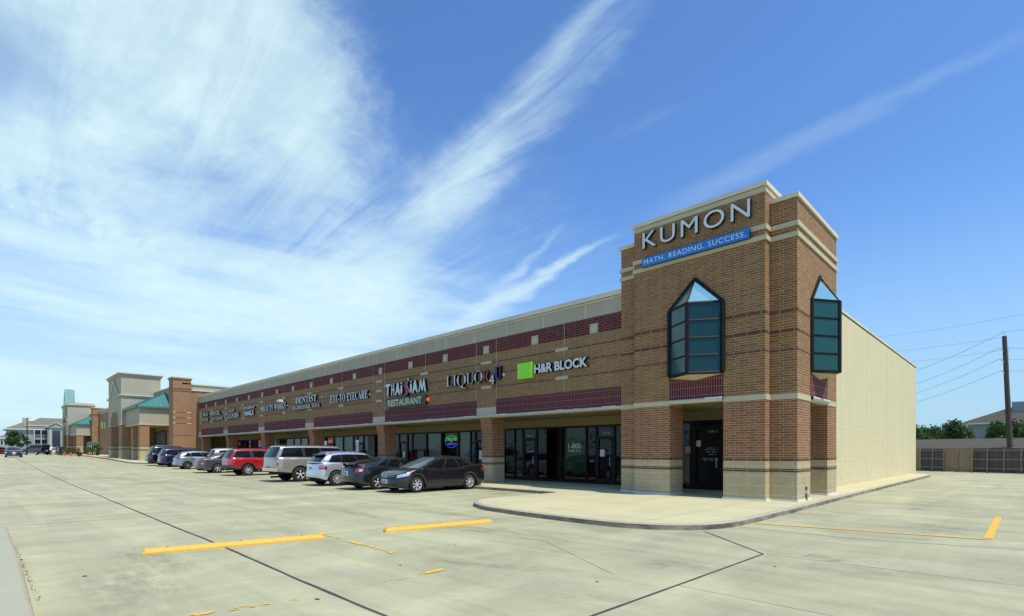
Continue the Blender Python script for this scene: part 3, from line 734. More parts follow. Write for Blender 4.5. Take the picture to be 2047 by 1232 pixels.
# ------------------------------------------------------------------ corner tower
def tower():
    T = MB()
    zc = 3.42
    T.box(XL, XR, YS, 21.82, zc, 9.32, M['brick_up'], 'dt'); T.box(CL, CR, YC, 21.4, zc, 9.77, M['brick_up'], 'dt')
    # maroon panels stand in the openings, so front faces of the shaft are brick right down to them
    T.build('tower_shaft', shop)
    c = MB()
    c.box(XL-.06, XR+.06, YS-.06, 21.88, 9.33, 9.46, M['coping']); c.box(CL-.06, CR+.06, YC-.06, 21.5, 9.80, 9.93, M['coping'])
    c.box(CL-.02, CR+.02, YC-.02, 21.42, 9.62, 9.78, M['cream'])
    c.build('tower_coping', shop)
    for z0, z1 in ((8.48,8.62),(8.15,8.29),(3.25,3.42)):
        o = .045 if z0 > 5 else .02
        b = MB()
        if z0 > 5:
            b.box(XL-o, XR+o, YS-o, 21.82+o, z0, z1, M['cream']); b.box(CL-o, CR+o, YC-o, 21.5, z0-.001, z1+.001, M['cream'])
        else:
            for x0,x1,y0,y1 in ((XL-o,CL,YS-o,17.9),(CL-o,-8.93,YC-o,17.88),(-7.05,CR+o,YC-o,18.6),(CR,XR+o,YS-o,18.64),(-6.1,XR+o,20.62,21.82+o)):
                b = MB(); b.box(x0,x1,y0,y1,z0,z1-.001,M['cream']); b.build('cream_band', shop)
            continue
        b.build('cream_band', shop)
    for z in (5.93, 5.34, 4.77):
        b = MB(); o = .004
        b.box(XL-o, XR+o, YS-o, 21.82+o, z-.05, z+.05, M['brick_dark']); b.box(CL-o, CR+o, YC-o, 21.4, z-.051, z+.051, M['brick_dark'])
        b.build('dark_course', shop)
    # piers below
    def pier(boxes):
        P = MB()
        for (x0,x1,y0,y1) in boxes:
            for z0, z1, m, e in ((0,1.02,'cream_block',0),(1.02,1.12,'brick_dark',.004),(1.12,1.36,'cream_block',0),(1.36,1.47,'brick_dark',.004),(1.47,3.25,'brick_low',0)):
                P.box(x0-e,x1+e,y0-e,y1+e,z0,z1,M[m],'td')
            P.box(x0-.025,x1+.025,y0-.025,y1+.025,.10,.19,M['white_trim'])
        P.build('pier', shop)
    pier([(XL,CL+.01,YS,17.9),(CL,-8.93,YC,17.88)])
    pier([(-7.05,CR,YC,18.6),(CR-.01,XR,YS,18.64)])
    pier([(-6.1,XR,20.62,21.82)])
    # soffits over the openings with rounded lips
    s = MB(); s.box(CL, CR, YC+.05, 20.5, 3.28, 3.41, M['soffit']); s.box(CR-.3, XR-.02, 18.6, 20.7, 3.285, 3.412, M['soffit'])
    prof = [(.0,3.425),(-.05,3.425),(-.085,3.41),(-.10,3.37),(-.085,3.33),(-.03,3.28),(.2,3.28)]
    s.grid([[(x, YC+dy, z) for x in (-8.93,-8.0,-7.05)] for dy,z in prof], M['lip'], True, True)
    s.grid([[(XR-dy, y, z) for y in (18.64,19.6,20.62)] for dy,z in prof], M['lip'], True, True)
    s.box(-7.62,-7.08,YC-.104,YC-.05,3.39,3.43,M['white_trim']); s.build('tower_soffit', shop)  # white sliver imitates sunlight grazing the front lip
    # maroon tile panels under the two bay windows
    t = MB(); t.box(-8.93,-7.05,YC-.012,YC,3.42,4.24,M['maroon_tile']); t.build('tile_panel', shop)
    t = MB(); t.box(XR,XR+.012,18.64,20.62,3.42,4.24,M['maroon_tile']); t.build('tile_panel', shop)
    # meter box and pipe on the corner pier
    q = MB(); q.box(XR,XR+.05,18.10,18.17,.13,.55,plain('conduit',(.16,.12,.10),.6)); q.box(XR,XR+.07,18.095,18.175,.34,.44,M['letter']); q.build('conduit', shop)
    # entrance front set deep inside
    f = shopfront([-10.3,-9.75,-8.55,-7.9,-6.4], [1], 2.55)
    words(f, '11581-C', -9.12, -8.72, 2.40, 2.50, M['tx_num'])
    for k, (w, z) in enumerate(((.35,1.78),(.62,1.72),(.5,1.62),(.3,1.52),(.8,1.36),(.66,1.30))):
        b = MB(); nseg = int(w/.06)
        for i in range(nseg):
            if i % 4 == 3: continue
            b.box(-8.95-w/2+i*.06, -8.95-w/2+i*.06+.045, YST+.018, YST+.02, z, z+.028, M['tx_num'])
        b.build('door_lettering', f)
    poster(f, -9.62, -9.42, 1.85, 2.1, M['paper'], YST+.01, 'notice'); poster(f, -10.1, -9.86, 1.6, 1.84, M['blind'], YST+.01, 'notice')
    poster(f, -8.45, -7.95, 2.15, 2.35, plain('poster_orange', (.55,.25,.03), .6), YST+.01); poster(f, -8.45, -7.95, .88, 1.08, plain('poster_lightblue', (.04,.16,.26), .6), YST+.01)
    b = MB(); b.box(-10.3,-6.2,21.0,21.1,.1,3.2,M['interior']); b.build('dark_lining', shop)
tower()

def bay(base, ax, n):
    """triangular bay window; base = centre on the wall, ax = along the wall, n = outwards"""
    root = MB(); A = Vector(ax); N = Vector(n); Bp = Vector(base)
    hw = .945; p = .60; z0, z1, za = 4.24, 6.52, 7.46
    def P(a, d, z): q = Bp+A*a+N*d; return (q.x, q.y, z)
    fm = M['frame']
    def bar(a, c, r=.05):
        root.tube(a, c, r, r, fm, 4)
    # heavy frame bars
    Lb, Rb, Nb = P(-hw,0,z0), P(hw,0,z0), P(0,p,z0); Lt, Rt, Nt = P(-hw,0,z1), P(hw,0,z1), P(0,p,z1); Ap = P(0,0.02,za)
    for a, c, r in ((P(-hw,.03,z0),P(-hw,.03,z1),.075),(P(hw,.03,z0),P(hw,.03,z1),.085),(P(0,p-.02,z0-.02),P(0,p-.02,z1+.02),.085),
                    (Lb,Nb,.05),(Rb,Nb,.05),(Lt,Nt,.045),(Rt,Nt,.045),(P(-hw,.03,z1),P(0,.03,za),.055),(P(hw,.03,z1),P(0,.03,za),.055),(Nt,Ap,.022)):
        bar(a, c, r)
    for k in (1,2,3):
        z = z0+(z1-z0)*k/4
        bar(P(-hw,0,z),P(0,p,z),.036); bar(P(hw,0,z),P(0,p,z),.036)
    fr = root.build('bay_window', shop)
    for s_, m in ((-1, M['bay_glass']), (1, M['bay_glass_b'] if abs(A.x) > .5 else M['bay_glass'])):
        g = MB(); g.face([P(s_*hw,0,z0),P(0,p,z0),P(0,p,z1),P(s_*hw,0,z1)], m)
        g.build('glass', fr)
        g = MB(); g.face([P(s_*hw*.97,0.01,z1+.02),P(0,p*.97,z1+.02),P(0,.02,za-.06)], M['sky_glass']); g.build('roof_glass', fr)
    s = MB(); s.face([P(-hw,0,z0-.02),P(0,p,z0-.05),P(hw,0,z0-.02)], M['cream']); s.face([P(-hw,0,z0-.06),P(0,p*.94,z0-.07),P(0,.0,z0-.20)], M['cream']); s.face([P(hw,0,z0-.06),P(0,p*.94,z0-.07),P(0,.0,z0-.20)], M['cream'])
    s.build('bay_soffit', fr)
bay((-7.99, YC, 0), (1,0,0), (0,-1,0))
bay((XR, 19.63, 0), (0,1,0), (1,0,0))

# ------------------------------------------------------------------ shop signs (each hangs on the wall, so each is a thing)
SG = 'shop signs along the brick facade'
def sign(label, parts, y=Y0-.0, z=5.4, ends=True, group=SG):
    xs = [v for p in parts for v in p[1:3]]
    t = thing('shop_sign', label, 'sign', (0,0,0), 0, group)
    for p in parts:
        s, x0, x1, z0, z1 = p[:5]; k = p[5] if len(p) > 5 else {}
        k = dict(k); face = M[k.pop('face', 'letter')]; side = M[k.pop('side', 'letter_side')]; d = k.pop('d', .16)
        text_obj('lettering', s, x0, x1, z0, z1, y, d, face, side, t, **k)
    # wiring box at the right-hand end
    if ends:
        q = MB(); x = max(xs); zz = parts[0][3]+.18; q.box(x+.02, x+.12, y-.07, y-.002, zz, zz+.12, M['letter']); q.build('junction_box', t)
    return t
ky = YC
t = sign('big thin pale letters reading KUMON across the top of the corner tower', [('KUMON', -9.91, -6.16, 8.93, 9.50, dict(spacing=1.2, bold=-.001, d=.14))], ky, ends=False, group=None)
t = thing('tagline_sign', 'blue sign box reading MATH. READING. SUCCESS. on the corner tower', 'sign')
b = MB(); b.box(-9.93,-6.17,ky-.16,ky-.046,8.27,8.58,M['letter_side'], mm={'f': M['sign_blue']}); b.build('sign_box', t)
text_obj('lettering', 'MATH. READING. SUCCESS.', -9.84, -6.28, 8.345, 8.51, ky-.16, .008, M['letter'], M['letter'], t, spacing=1.15)
g = MB()
for x0, x1, z0, z1 in ((-9.1,-8.4,9.02,9.22),(-8.3,-7.2,9.05,9.25),(-7.1,-6.0,9.15,9.35)): g.box(x0,x1,YC-.003,YC,z0,z1,M['ghost'])
t = thing('shop_sign', 'bright green square block and white letters reading H&R BLOCK', 'sign', (0,0,0), 0, SG)
b = MB(); b.box(-16.55,-15.72,Y0-.22,Y0-.002,4.93,5.63,M['sign_green']); b.build('green_block', t)
text_obj('lettering', 'H&R BLOCK', -15.58, -12.70, 5.09, 5.49, Y0, .16, M['letter'], M['letter_side'], t, bold=.035)
sign('serif sign reading LIQUOR 4 U with a red R and a dark blue U', [
    (serif('L'), -21.80,-21.28,5.03,5.60,dict(bold=-.034)), (serif('I'),-21.24,-20.98,5.03,5.60,dict(bold=-.034)), (serif('Q'),-20.92,-20.2,4.86,5.61,dict(bold=-.034)), (serif('U'),-20.2,-19.6,5.02,5.60,dict(bold=-.034)),
    (serif('O'),-19.58,-18.98,5.02,5.61,dict(bold=-.034)), (serif('R'),-18.98,-18.52,5.03,5.60,dict(face='letter_red')), ('4',-18.50,-18.15,4.86,5.32,{}), (serif('U'),-18.15,-17.68,5.05,5.68,dict(face='letter_navy',bold=.02))])
def thai():
    t = thing('shop_sign', 'tall jagged white letters reading THAI SIAM over a dark green RESTAURANT box', 'sign', (0,0,0), 0, SG)
    w = M['letter']; sd_ = M['letter_side']
    def poly(pts, m=w, name='letter', d=.17):
        b = MB(); y = Y0-d
        b.face([(x,y,z) for x,z in pts], m)
        n = len(pts)
        for i in range(n):
            a, c = pts[i], pts[(i+1)%n]; b.face([(a[0],y,a[1]),(a[0],Y0-.01,a[1]),(c[0],Y0-.01,c[1]),(c[0],y,c[1])], sd_)
        b.build(name, t)
    B = 4.96; H = 5.66
    def lett(x0, x1, pts):   # pts in 0..1 of the letter box
        poly([(x0+(x1-x0)*u, B+(H-B)*v) for u, v in pts])
    lett(-27.64,-27.10,[(0,.82),(0,1),(1,1.03),(1,.85),(.66,.84),(.58,-.02),(.40,0),(.38,.82)])
    lett(-27.00,-26.66,[(0,0),(.26,0),(.30,.42),(.68,.42),(.74,0),(1,0),(.88,1),(.66,1),(.66,.56),(.32,.56),(.30,1),(.06,1)])
    lett(-26.58,-26.06,[(0,0),(.24,0),(.34,.22),(.64,.20),(.74,0),(1,0),(.60,1),(.38,1)])
    for xa in (-26.04,-25.08):
        lett(xa,xa+.20,[(0,.3),(.3,0),(.66,.02),(1,.34),(.8,.76),(.16,.76)]); lett(xa,xa+.18,[(.1,.86),(.9,.90),(1,1.02),(.1,1)])
    x0 = -25.60; cs = [(x0+.30,5.74),(x0+.12,5.62),(x0+.04,5.46),(x0+.16,5.26),(x0+.28,5.08),(x0+.24,4.93),(x0+.08,4.82)]
    cs = smoothpts(cs, 4); ww = [.02+.085*math.sin(math.pi*min(1,i/(len(cs)-1))) for i in range(len(cs))]
    poly([(p.x-q, p.y) for p, q in zip(cs, ww)]+[(p.x+q, p.y) for p, q in reversed(list(zip(cs, ww)))], M['letter_red'], 'letter', .19)
    poly([(p.x+.11+q*.3, p.y) for p, q in zip(cs[2:-6], ww)]+[(p.x+.16+q*.3, p.y) for p, q in reversed(list(zip(cs[2:-6], ww)))], w)
    poly([(x0+.26,5.86),(x0+.46,5.76),(x0+.44,5.70),(x0+.28,5.74)], w)
    lett(-24.85,-24.33,[(0,0),(.26,0),(.36,.24),(.66,.22),(.76,0),(1,0),(.62,1),(.38,1)])
    lett(-24.26,-23.56,[(0,0),(.16,0),(.26,.52),(.44,.06),(.56,.06),(.70,.52),(.80,0),(1,0),(.78,1),(.66,1),(.50,.42),(.36,1),(.24,1)])
    b = MB(); b.box(-27.52,-23.62,Y0-.17,Y0-.01,4.22,4.80,M['sign_dkgreen']); b.build('sign_box', t)
    text_obj('lettering', 'RESTAURANT', -27.38, -23.95, 4.32, 4.72, Y0-.17, .008, M['letter_cream'], M['letter_cream'], t, bold=.04)
    b = MB(); b.box(-23.6,-23.48,Y0-.1,Y0,4.45,4.6,M['neon_red']); b.build('junction_box', t)
thai()
sign('white serif letters reading EYE-TO EYECARE', [(serif('EYE-TO EYECARE'), -34.72, -29.72, 5.02, 5.54)])
sign('white serif letters reading DENTIST over M.GRIESSER, D.D.S.', [(serif('DENTIST'), -40.4, -36.86, 5.34, 5.80), (serif('M.GRIESSER, D.D.S.'), -41.0, -36.3, 4.84, 5.16)])
sign('white serif letters reading BEAUTY WORKS', [(serif('BEAUTY WORKS'), -47.3, -42.3, 5.10, 5.56)])
sign('white letters reading WOODBRIDGE over NAILS', [('WOODBRIDGE', -51.85, -49.0, 5.52, 5.74, dict(bold=.02)), ('NAILS', -51.5, -49.25, 4.92, 5.37, dict(bold=.03))])
sign('white serif letters reading GAP over CLEANERS', [(serif('GAP'), -55.6, -54.3, 5.5, 5.74), (serif('CLEANERS'), -57.0, -53.05, 4.88, 5.34)])
sign('white letters reading POSTAL over COPY CENTER', [(serif('POSTAL'), -61.4, -58.5, 5.38, 5.82), ('COPY CENTER', -61.4, -57.7, 4.92, 5.12, dict(bold=.02))])
sign('white letters at the far left end reading EL-MILAC over OFFICE', [(serif('EL-MILAC'), -65.2, -62.4, 5.46, 5.86), ('OFFICE', -65.1, -62.4, 4.94, 5.24, dict(bold=.01))])
t = thing('wall_floodlight', 'small white floodlight on an arm above the word WORKS', 'floodlight')
b = MB(); b.tube((-42.7,Y0,5.45),(-42.7,Y0-.35,5.72),.03,.03,M['letter']); b.build('arm', t)
b = MB(); b.box(-42.95,-42.45,Y0-.6,Y0-.3,5.62,5.80,M['white_trim']); b.build('lamp_head', t)

# accessible-parking signs
def pole_sign(x, y, lab, zt=2.34):
    t = thing('parking_sign', lab, 'sign', (x,y,gz(x)), 0, 'accessible parking signs at the kerb')
    b = MB(); b.tube((0,0,0),(0,0,zt-gz(x)),.025,.025,M['letter'],6); b.build('post', t)
    b = MB(); b.box(-.15,.15,-.035,-.025,zt-.45-gz(x),zt-gz(x),M['paper']); b.box(-.12,.12,-.04,-.034,zt-.40-gz(x),zt-.16-gz(x),M['sign_blue'])
    o = b.build('plate', t)
    b = MB(); b.tube((.0,-.045,zt-.2-gz(x)),(.0,-.045,zt-.32-gz(x)),.02,.03,M['paper'],6); b.build('wheelchair_symbol', t)
    b = MB(); b.box(-.15,.15,-.035,-.025,zt-.66-gz(x),zt-.5-gz(x),M['paper']); b.build('plate', t)
pole_sign(-28.55, 15.9, 'blue and white accessible parking sign on a post behind the two large silver cars')
pole_sign(-32.6, 15.9, 'blue and white accessible parking sign between the pale columns, farther left')
# ------------------------------------------------------------------ anchor store to the left
anchor = thing('grocery_store', 'tall brick grocery store with stucco entry towers and teal metal roofs, beyond the parked cars', 'building')
def banded(P, x0, x1, y0, y1, zt, skip='td', g=0, brick='brick_far'):
    for z0, z1, m, e in ((g-.3,g+1.15,'cream_block',0),(g+1.15,g+1.27,'brick_dark',.01),(g+1.27,g+1.6,'cream_block',0),(g+1.6,g+1.7,'brick_dark',.01)):
        P.box(x0-e,x1+e,y0-e,y1+e,z0,z1,M[m],skip)
    P.box(x0,x1,y0,y1,g+1.7,zt,M[brick],skip)
def cornice(P, x0, x1, y0, y1, z, m='stucco_far', s=1.0):
    for dz0, dz1, o in ((-.45,-.3,.06),(-.3,-.12,.13),(-.12,.0,.22)): P.box(x0-o*s,x1+o*s,y0-o*s,y1+o*s,z+dz0,z+dz1,M[m if dz1 < 0 else 'coping'])
def hiproof(b, x0, x1, y0, yw, ze, zr, hipr, o=.35):
    """lean-to hip against the wall at yw: front slope and hipped right end, with standing seams"""
    A = Vector((x0, y0-o, ze)); Bq = Vector((x1+o, y0-o, ze)); Cq = Vector((x1+o, yw, ze)); D = Vector((x1-hipr, yw, zr)); E_ = Vector((x0, yw, zr))
    m = M['teal_metal']
    b.face([A, Bq, D, E_], m); b.face([Bq, Cq, D], m)
    b.box(x0, x1+o, y0-o, y0-o+.05, ze-.18, ze-.002, m); b.box(x1+o-.05, x1+o, y0-o, yw, ze-.18, ze-.001, m)
    n = int((x1-x0)/.6)
    for i in range(1, n+5):
        x = x1+o-.6*i
        if x < x0: break
        if x <= x1-hipr: top = Vector((x, yw, zr))
        else: t = (x1+o-x)/(hipr+o); top = Bq.lerp(D, t)
        b.tube((x, y0-o, ze+.03), top+Vector((0,0,.03)), .022, .022, m, 4, False)
    n = int((yw-y0+o)/.55)
    for i in range(1, n+1):
        y = y0-o+.55*i; t = (y-(y0-o))/(yw-y0+o); top = Bq.lerp(D, t)
        b.tube((x1+o, y, ze+.03), top+Vector((0,0,.03)), .022, .022, m, 4, False)
    b.tube(Bq+Vector((0,0,.02)), D+Vector((0,0,.03)), .045, .045, m, 5, False)
def arch_front(b, x0, x1, zs, rise, ztop, y0, y1, m, trim):
    """wall piece over an arched opening between x0 and x1"""
    n = 18; cxm = (x0+x1)/2; hw = (x1-x0)/2
    pts = [(cxm-hw*math.cos(math.pi*i/n), zs+rise*math.sin(math.pi*i/n)) for i in range(n+1)]
    for a, c in zip(pts[:-1], pts[1:]):
        b.face([(a[0],y0,a[1]),(c[0],y0,c[1]),(c[0],y0,ztop),(a[0],y0,ztop)], m)
        b.face([(a[0],y0,a[1]),(a[0],y1,a[1]),(c[0],y1,c[1]),(c[0],y0,c[1])], m)
        k = .09
        A = [(cxm+(q[0]-cxm)*(1+k), zs+(q[1]-zs)*(1+k)) for q in (a, c)]
        trim.face([(a[0],y0-.06,a[1]),(c[0],y0-.06,c[1]),(A[1][0],y0-.06,A[1][1]),(A[0][0],y0-.06,A[0][1])], M['cream'])
        trim.face([(A[0][0],y0-.06,A[0][1]),(A[1][0],y0-.06,A[1][1]),(A[1][0],y0,A[1][1]),(A[0][0],y0,A[0][1])], M['cream'])
def entry(XP, XT, gable=False):
    g = gz(XT)+SW; Wt = 8.8; y0, y1 = 12.45, 16.6; zb = 5.12
    T = MB(); x1 = XT; x0 = XT-Wt; ztop = 11.3
    ax0, ax1 = x0+2.0, x1-1.6
    T.box(ax1,x1,y0,y1,zb,ztop,M['stucco_far'],'l'); T.box(x0,ax0,y0,y1,zb,ztop,M['stucco_far'],'r'); 
    T.box(ax0,ax1,y1-.3,y1,zb,ztop,M['stucco_far'])
    tr = MB(); arch_front(T, ax0, ax1, zb-.05, 1.75, ztop, y0, y0+.9, M['stucco_far'], tr)
    T.box(ax0,ax1,y0,y1,ztop-.02,ztop,M['stucco_far'])
    T.build('entry_tower', anchor)
    if not gable: cornice(tr, x0, x1, y0, y1, ztop+.15, s=1.3)
    else: cornice(tr, x0, x1, y0, y1, 9.6+1.4, s=1.1)
    for xa, xb in ((ax1,x1),(x0,ax0)):
        tr.box(xa-.05,xb+.08,y0-.08,y1,zb-.16,zb,M['cream'])
    if not gable:
        tr.box(ax1+.1,x1+.12,y0-.12,y1+.05,8.45,8.62,M['stucco_far']); tr.box(ax1+.1,x1+.2,y0-.2,y1+.05,8.62,8.72,M['coping']); tr.box(x0-.2,x0+1.4,y0-.2,y1,8.45,8.7,M['coping'])
    # raised gable moulding
    pk = ((x0+x1)/2, y0-.1, 10.75 if not gable else 11.8); 
    for xe in (x1-1.0, x0+1.0): tr.tube((xe,y0-.08,8.6 if not gable else 7.7), pk, .10,.10, M['coping'],4)
    tr.build('moulding', anchor)
    P = MB()
    banded(P, ax1, x1, y0, y0+1.0, zb-.16, 'td', g); P.box(ax1-.03, x1+.03, y0-.03, y0+1.03, g-.2, g+.12, M['cream']); P.build('brick_pier', anchor)
    P = MB(); banded(P, x0, ax0, y0, y0+1.0, zb-.16, 'td', g); P.build('brick_pier', anchor)
    P = MB(); banded(P, x1-.9, x1, y0+2.6, y1, zb-.16, 'td', g); P.build('brick_pier', anchor)
    # portico
    px0, px1 = XT+.02, XP; zc0, zc1 = 4.85, 6.80; yy = 12.9
    P = MB(); P.box(px0,px1,yy,16.0,zc0,zc1,M['stucco_far'],'l'); P.box(px0,px1+.08,yy-.08,16.0,zc0-.16,zc0,M['cream']); P.build('portico', anchor)
    R = MB(); hiproof(R, px0, px1, yy, 16.0, zc1+.05, 8.75, 2.6); R.build('metal_roof', anchor)
    K = MB()
    gp = gz(XP)+SW
    banded(K, px1-.95, px1, yy+.02, yy+.95, zc0-.16, 'td', gp)
    K.box(px1-1.0,px1+.05,yy-.03,yy+1.0,gp-.3,gp+.15,M['cream']); K.build('portico_column', anchor)
    K = MB(); banded(K, px1-4.4, px1-3.6, yy+.02, yy+.95, zc0-.16, 'td', gp); K.build('portico_column', anchor)
    # doors in the shade
    D = MB(); D.box(px0,px1-2.2,15.93,15.98,gp,4.2,M['frame']); 
    for i in range(5): D.box(px0+1+i*1.0,px0+1.05+i*1.0,15.9,15.93,gp+.1,4.0,M['letter'])
    D.build('entrance_doors', anchor)
    if gable:   # tall steep teal roof
        G = MB(); xm = (x0+x1)/2; yb = y0+1.5
        zt, ze = 14.3, 8.9
        for s in (-1, 1):
            xe = xm+s*2.6
            q = [(xe,y0-.1,ze),(xe,yb,ze),(xm,yb,zt),(xm,y0-.1,zt)]
            G.face(q if s > 0 else q[::-1], M['teal_metal'])
            for i in range(1, 6):
                y = y0+(yb-y0)*i/6; G.tube((xe,y,ze+.04),(xm,y,zt+.04),.03,.03,M['teal_metal'],4,False)
        G.face([(xm-2.6,y0-.05,ze),(xm+2.6,y0-.05,ze),(xm,y0-.05,zt-.1)], M['stucco_far'])
        G.build('gable_roof', anchor)
        s = thing('wall_sign', 'small dark channel-letter sign on the far gabled entry tower', 'sign')
        for k in range(5):
            b = MB(); b.box(xm-1.6+k*.7,xm-1.15+k*.7,y0-.2,y0-.02,7.6,8.3,M['letter_side']); b.build('letter', s)
def build_anchor():
    W = MB(); ya = 16.0
    W.box(-165,-66.75,ya,ya+.5,0,8.55,M['brick_far']); W.box(-67.3,-66.75,ya+.5,45,0,8.55,M['brick_far']); W.build('brick_wall', anchor)
    c = MB(); c.box(-165,-66.73,ya-.02,ya+.5,8.55,9.1,M['stucco_far']); c.box(-67.3,-66.73,ya+.5,45,8.55,9.1,M['stucco_far']); c.box(-165,-66.6,ya-.15,ya+.5,9.1,9.25,M['coping']); c.box(-67.3,-66.6,ya+.5,45,9.1,9.25,M['coping'])
    c.box(-67.3,-66.62,ya+.5,45,8.45,8.55,M['coping']); c.build('cornice', anchor)
    for xa, xb in ((-68.4,-66.6),(-125.6,-123.9)):
        P = MB(); banded(P, xa, xb, 14.98, 16.71, 9.6, 'd', .4)
        for z in (8.35, 8.6): P.box(xa-.06,xb+.06,14.92,16.77,z,z+.12,M['brick_far'])
        P.box(xa-.08,xb+.08,14.9,16.79,9.6,9.72,M['brick_far']); P.box(xa-.12,xb+.12,14.86,16.83,9.72,9.84,M['cream'])
        for z in (5.98,5.38,4.78): P.box(xb,xb+.01,14.98,16.71,z-.05,z+.05,M['brick_dark']); P.box(xb,xb+.015,16.3,16.71,z-.06,z+.06,M['cream']); P.box(xb,xb+.015,14.98,15.2,z-.06,z+.06,M['cream'])
        P.box(xb,xb+.01,14.98,16.71,3.4,3.45,M['brick_dark']); P.build('brick_pilaster', anchor)
    entry(-72.0, -80.0); entry(-126.0, -135.0, True)
build_anchor()
t = thing('wall_sign', 'yellow and blue flower-coloured sign on the brick wall between the two entries', 'sign')
for i, (cc, r) in enumerate((((.55,.50,.05),.7),((.08,.15,.5),.55),((.6,.55,.08),.75),((.3,.5,.15),.6))):
    b = MB(); x = -117.2-i*1.35; n = 14; z = 6.4+(.15 if i%2 else 0)
    m = plain('flower_%d' % i, cc, .6)
    ring = [(x+r*math.cos(a)*(1+.18*math.cos(5*a)), 15.86, z+r*math.sin(a)*(1+.18*math.cos(5*a))) for a in [2*math.pi*k/n for k in range(n)]]
    b.face(ring[::-1], m); b.face([(p[0],15.97,p[2]) for p in ring], m)
    for k in range(n): q = ring[k]; w = ring[(k+1)%n]; b.face([q,w,(w[0],15.97,w[2]),(q[0],15.97,q[2])], m)
    b.build('letter', t)

# green cabinet, cones
t = thing('metal_cabinet', 'tall dark green cabinet with a sloping top beside the near entry tower', 'cabinet', (-110.5, 13.4, gz(-110)+SW))
b = MB(); mg = plain('cabinet_green', (.07,.12,.09), .5, noise=.3)
b.box(-.9,.9,-.7,.7,0,1.7,mg); G = [[(-.9,-.7,1.7),(-.9,.7,1.7)],[(-.6,-.7,2.0),(-.6,.7,2.0)],[(.3,-.7,2.15),(.3,.7,2.15)],[(.9,-.7,2.0),(.9,.7,2.0)],[(.9,-.7,1.7),(.9,.7,1.7)]]
b.grid(G, mg, False)
b.face([(-.9,-.7,1.7),(.9,-.7,1.7),(.9,-.7,2.0),(.3,-.7,2.15),(-.6,-.7,2.0)], mg); b.build('cabinet_body', t)
b = MB()
for k in range(5): b.box(.905,.93,-.6+k*.27,-.5+k*.27,.1,1.65,M['stucco_far'])
b.build('door_slat', t)
M['cone'] = plain('cone', (.80,.10,.02), .5); 
def cone(x, y, lab):
    t = thing('traffic_cone', lab, 'traffic cone', (x,y,gz(x)), 0, 'traffic cones by the far kerb')
    b = MB(); b.box(-.19,.19,-.19,.19,0,.04,M['cone']); b.build('base', t)
    b = MB(); n = 12; zz = [.04,.12,.35,.36,.55,.56,.9,1.0]; rr = [.14,.13,.10,.10,.075,.075,.04,.03]
    b.grid([[(r*math.cos(2*math.pi*i/n), r*math.sin(2*math.pi*i/n), z) for i in range(n+1)] for z, r in zip(zz, rr)], M['cone'], True); b.build('cone_body', t)
cone(-111.0, 9.9, 'orange traffic cone nearest the far gabled entry'); cone(-106.4, 10.2, 'orange traffic cone beside the low reddish shrub')

# ------------------------------------------------------------------ trees and shrubs
def leafmat(name, a, b_, rough=.6):
    m, X, b = newmat(name); nt = m.node_tree
    tc = X.n('ShaderNodeTexCoord').outputs['Object']
    oi = X.noise(tc, 1.1, 4, .6); X.put(b.inputs['Base Color'], X.mix(X.smooth(oi, .3, .7), a, b_))
    b.inputs['Roughness'].default_value = rough; b.inputs['Specular IOR Level'].default_value = .3
    tr = X.n('ShaderNodeBsdfTranslucent'); tr.inputs[0].default_value = (*[v*1.3 for v in b_], 1)
    ms = X.n('ShaderNodeMixShader'); ms.inputs[0].default_value = .3
    out = [n for n in nt.nodes if n.type == 'OUTPUT_MATERIAL'][0]
    nt.links.new(b.outputs[0], ms.inputs[1]); nt.links.new(tr.outputs[0], ms.inputs[2]); nt.links.new(ms.outputs[0], out.inputs[0])
    return m
M['leaf'] = leafmat('leaf', (.045,.095,.018), (.11,.185,.035)); M['leaf_dark'] = leafmat('leaf_dark', (.028,.062,.018), (.065,.12,.03))
M['leaf_red'] = leafmat('leaf_red', (.10,.045,.025), (.13,.10,.04)); M['bark'] = plain('bark', (.10,.075,.05), .9, noise=.3, nscale=8)
def crown(r3, n, clumps, leaf, m, seed, zc=0):
    q = random.Random(seed); b = MB(); cs = []
    for _ in range(clumps):
        u = q.uniform(0, 2*math.pi); v = math.acos(q.uniform(-1, 1)); rr = q.uniform(.35, .9)
        cs.append((Vector((math.cos(u)*math.sin(v)*r3[0]*rr, math.sin(u)*math.sin(v)*r3[1]*rr, math.cos(v)*r3[2]*rr)), q.uniform(.22, .42)))
    for i in range(n):
        c, s = q.choice(cs); R0 = (r3[0]+r3[2])/2*s
        d = Vector((q.gauss(0,1), q.gauss(0,1), q.gauss(0,.8))).normalized()*R0*q.uniform(.3, 1.05)
        p = c+d+Vector((0,0,zc)); a = Vector((q.gauss(0,1), q.gauss(0,1), q.gauss(0,.6))).normalized(); e = a.orthogonal().normalized()
        e.rotate(Matrix.Rotation(q.uniform(0, 6.28), 3, a)); w = leaf*q.uniform(.6, 1.4); f = a.cross(e)
        b.face([p-e*w, p+f*w*.55, p+e*w, p-f*w*.55], m, [(0,0)]*4)
    return b
def tree(name, lab, cat, loc, h, r, n=1800, clumps=14, leaf=.18, m='leaf', seed=1, trunk=True, group=None, flat=.75):
    t = thing(name, lab, cat, loc, 0, group)
    rz = r*flat; zc = h-rz
    crown((r, r, rz), n, clumps, leaf, M[m], seed, zc).build('crown', t)
    if trunk:
        b = MB(); b.tube((0,0,-.1),(0.05,0,zc*.7),.06+r*.05,.05+r*.035,M['bark'],8); q = random.Random(seed)
        for k in range(5):
            an = k*1.3+q.random(); b.tube((0.05,0,zc*.65),(math.cos(an)*r*.5,math.sin(an)*r*.5,zc+q.uniform(-.1,.4)*rz),.03+r*.02,.012,M['bark'],5)
        b.build('trunk', t)
    return t
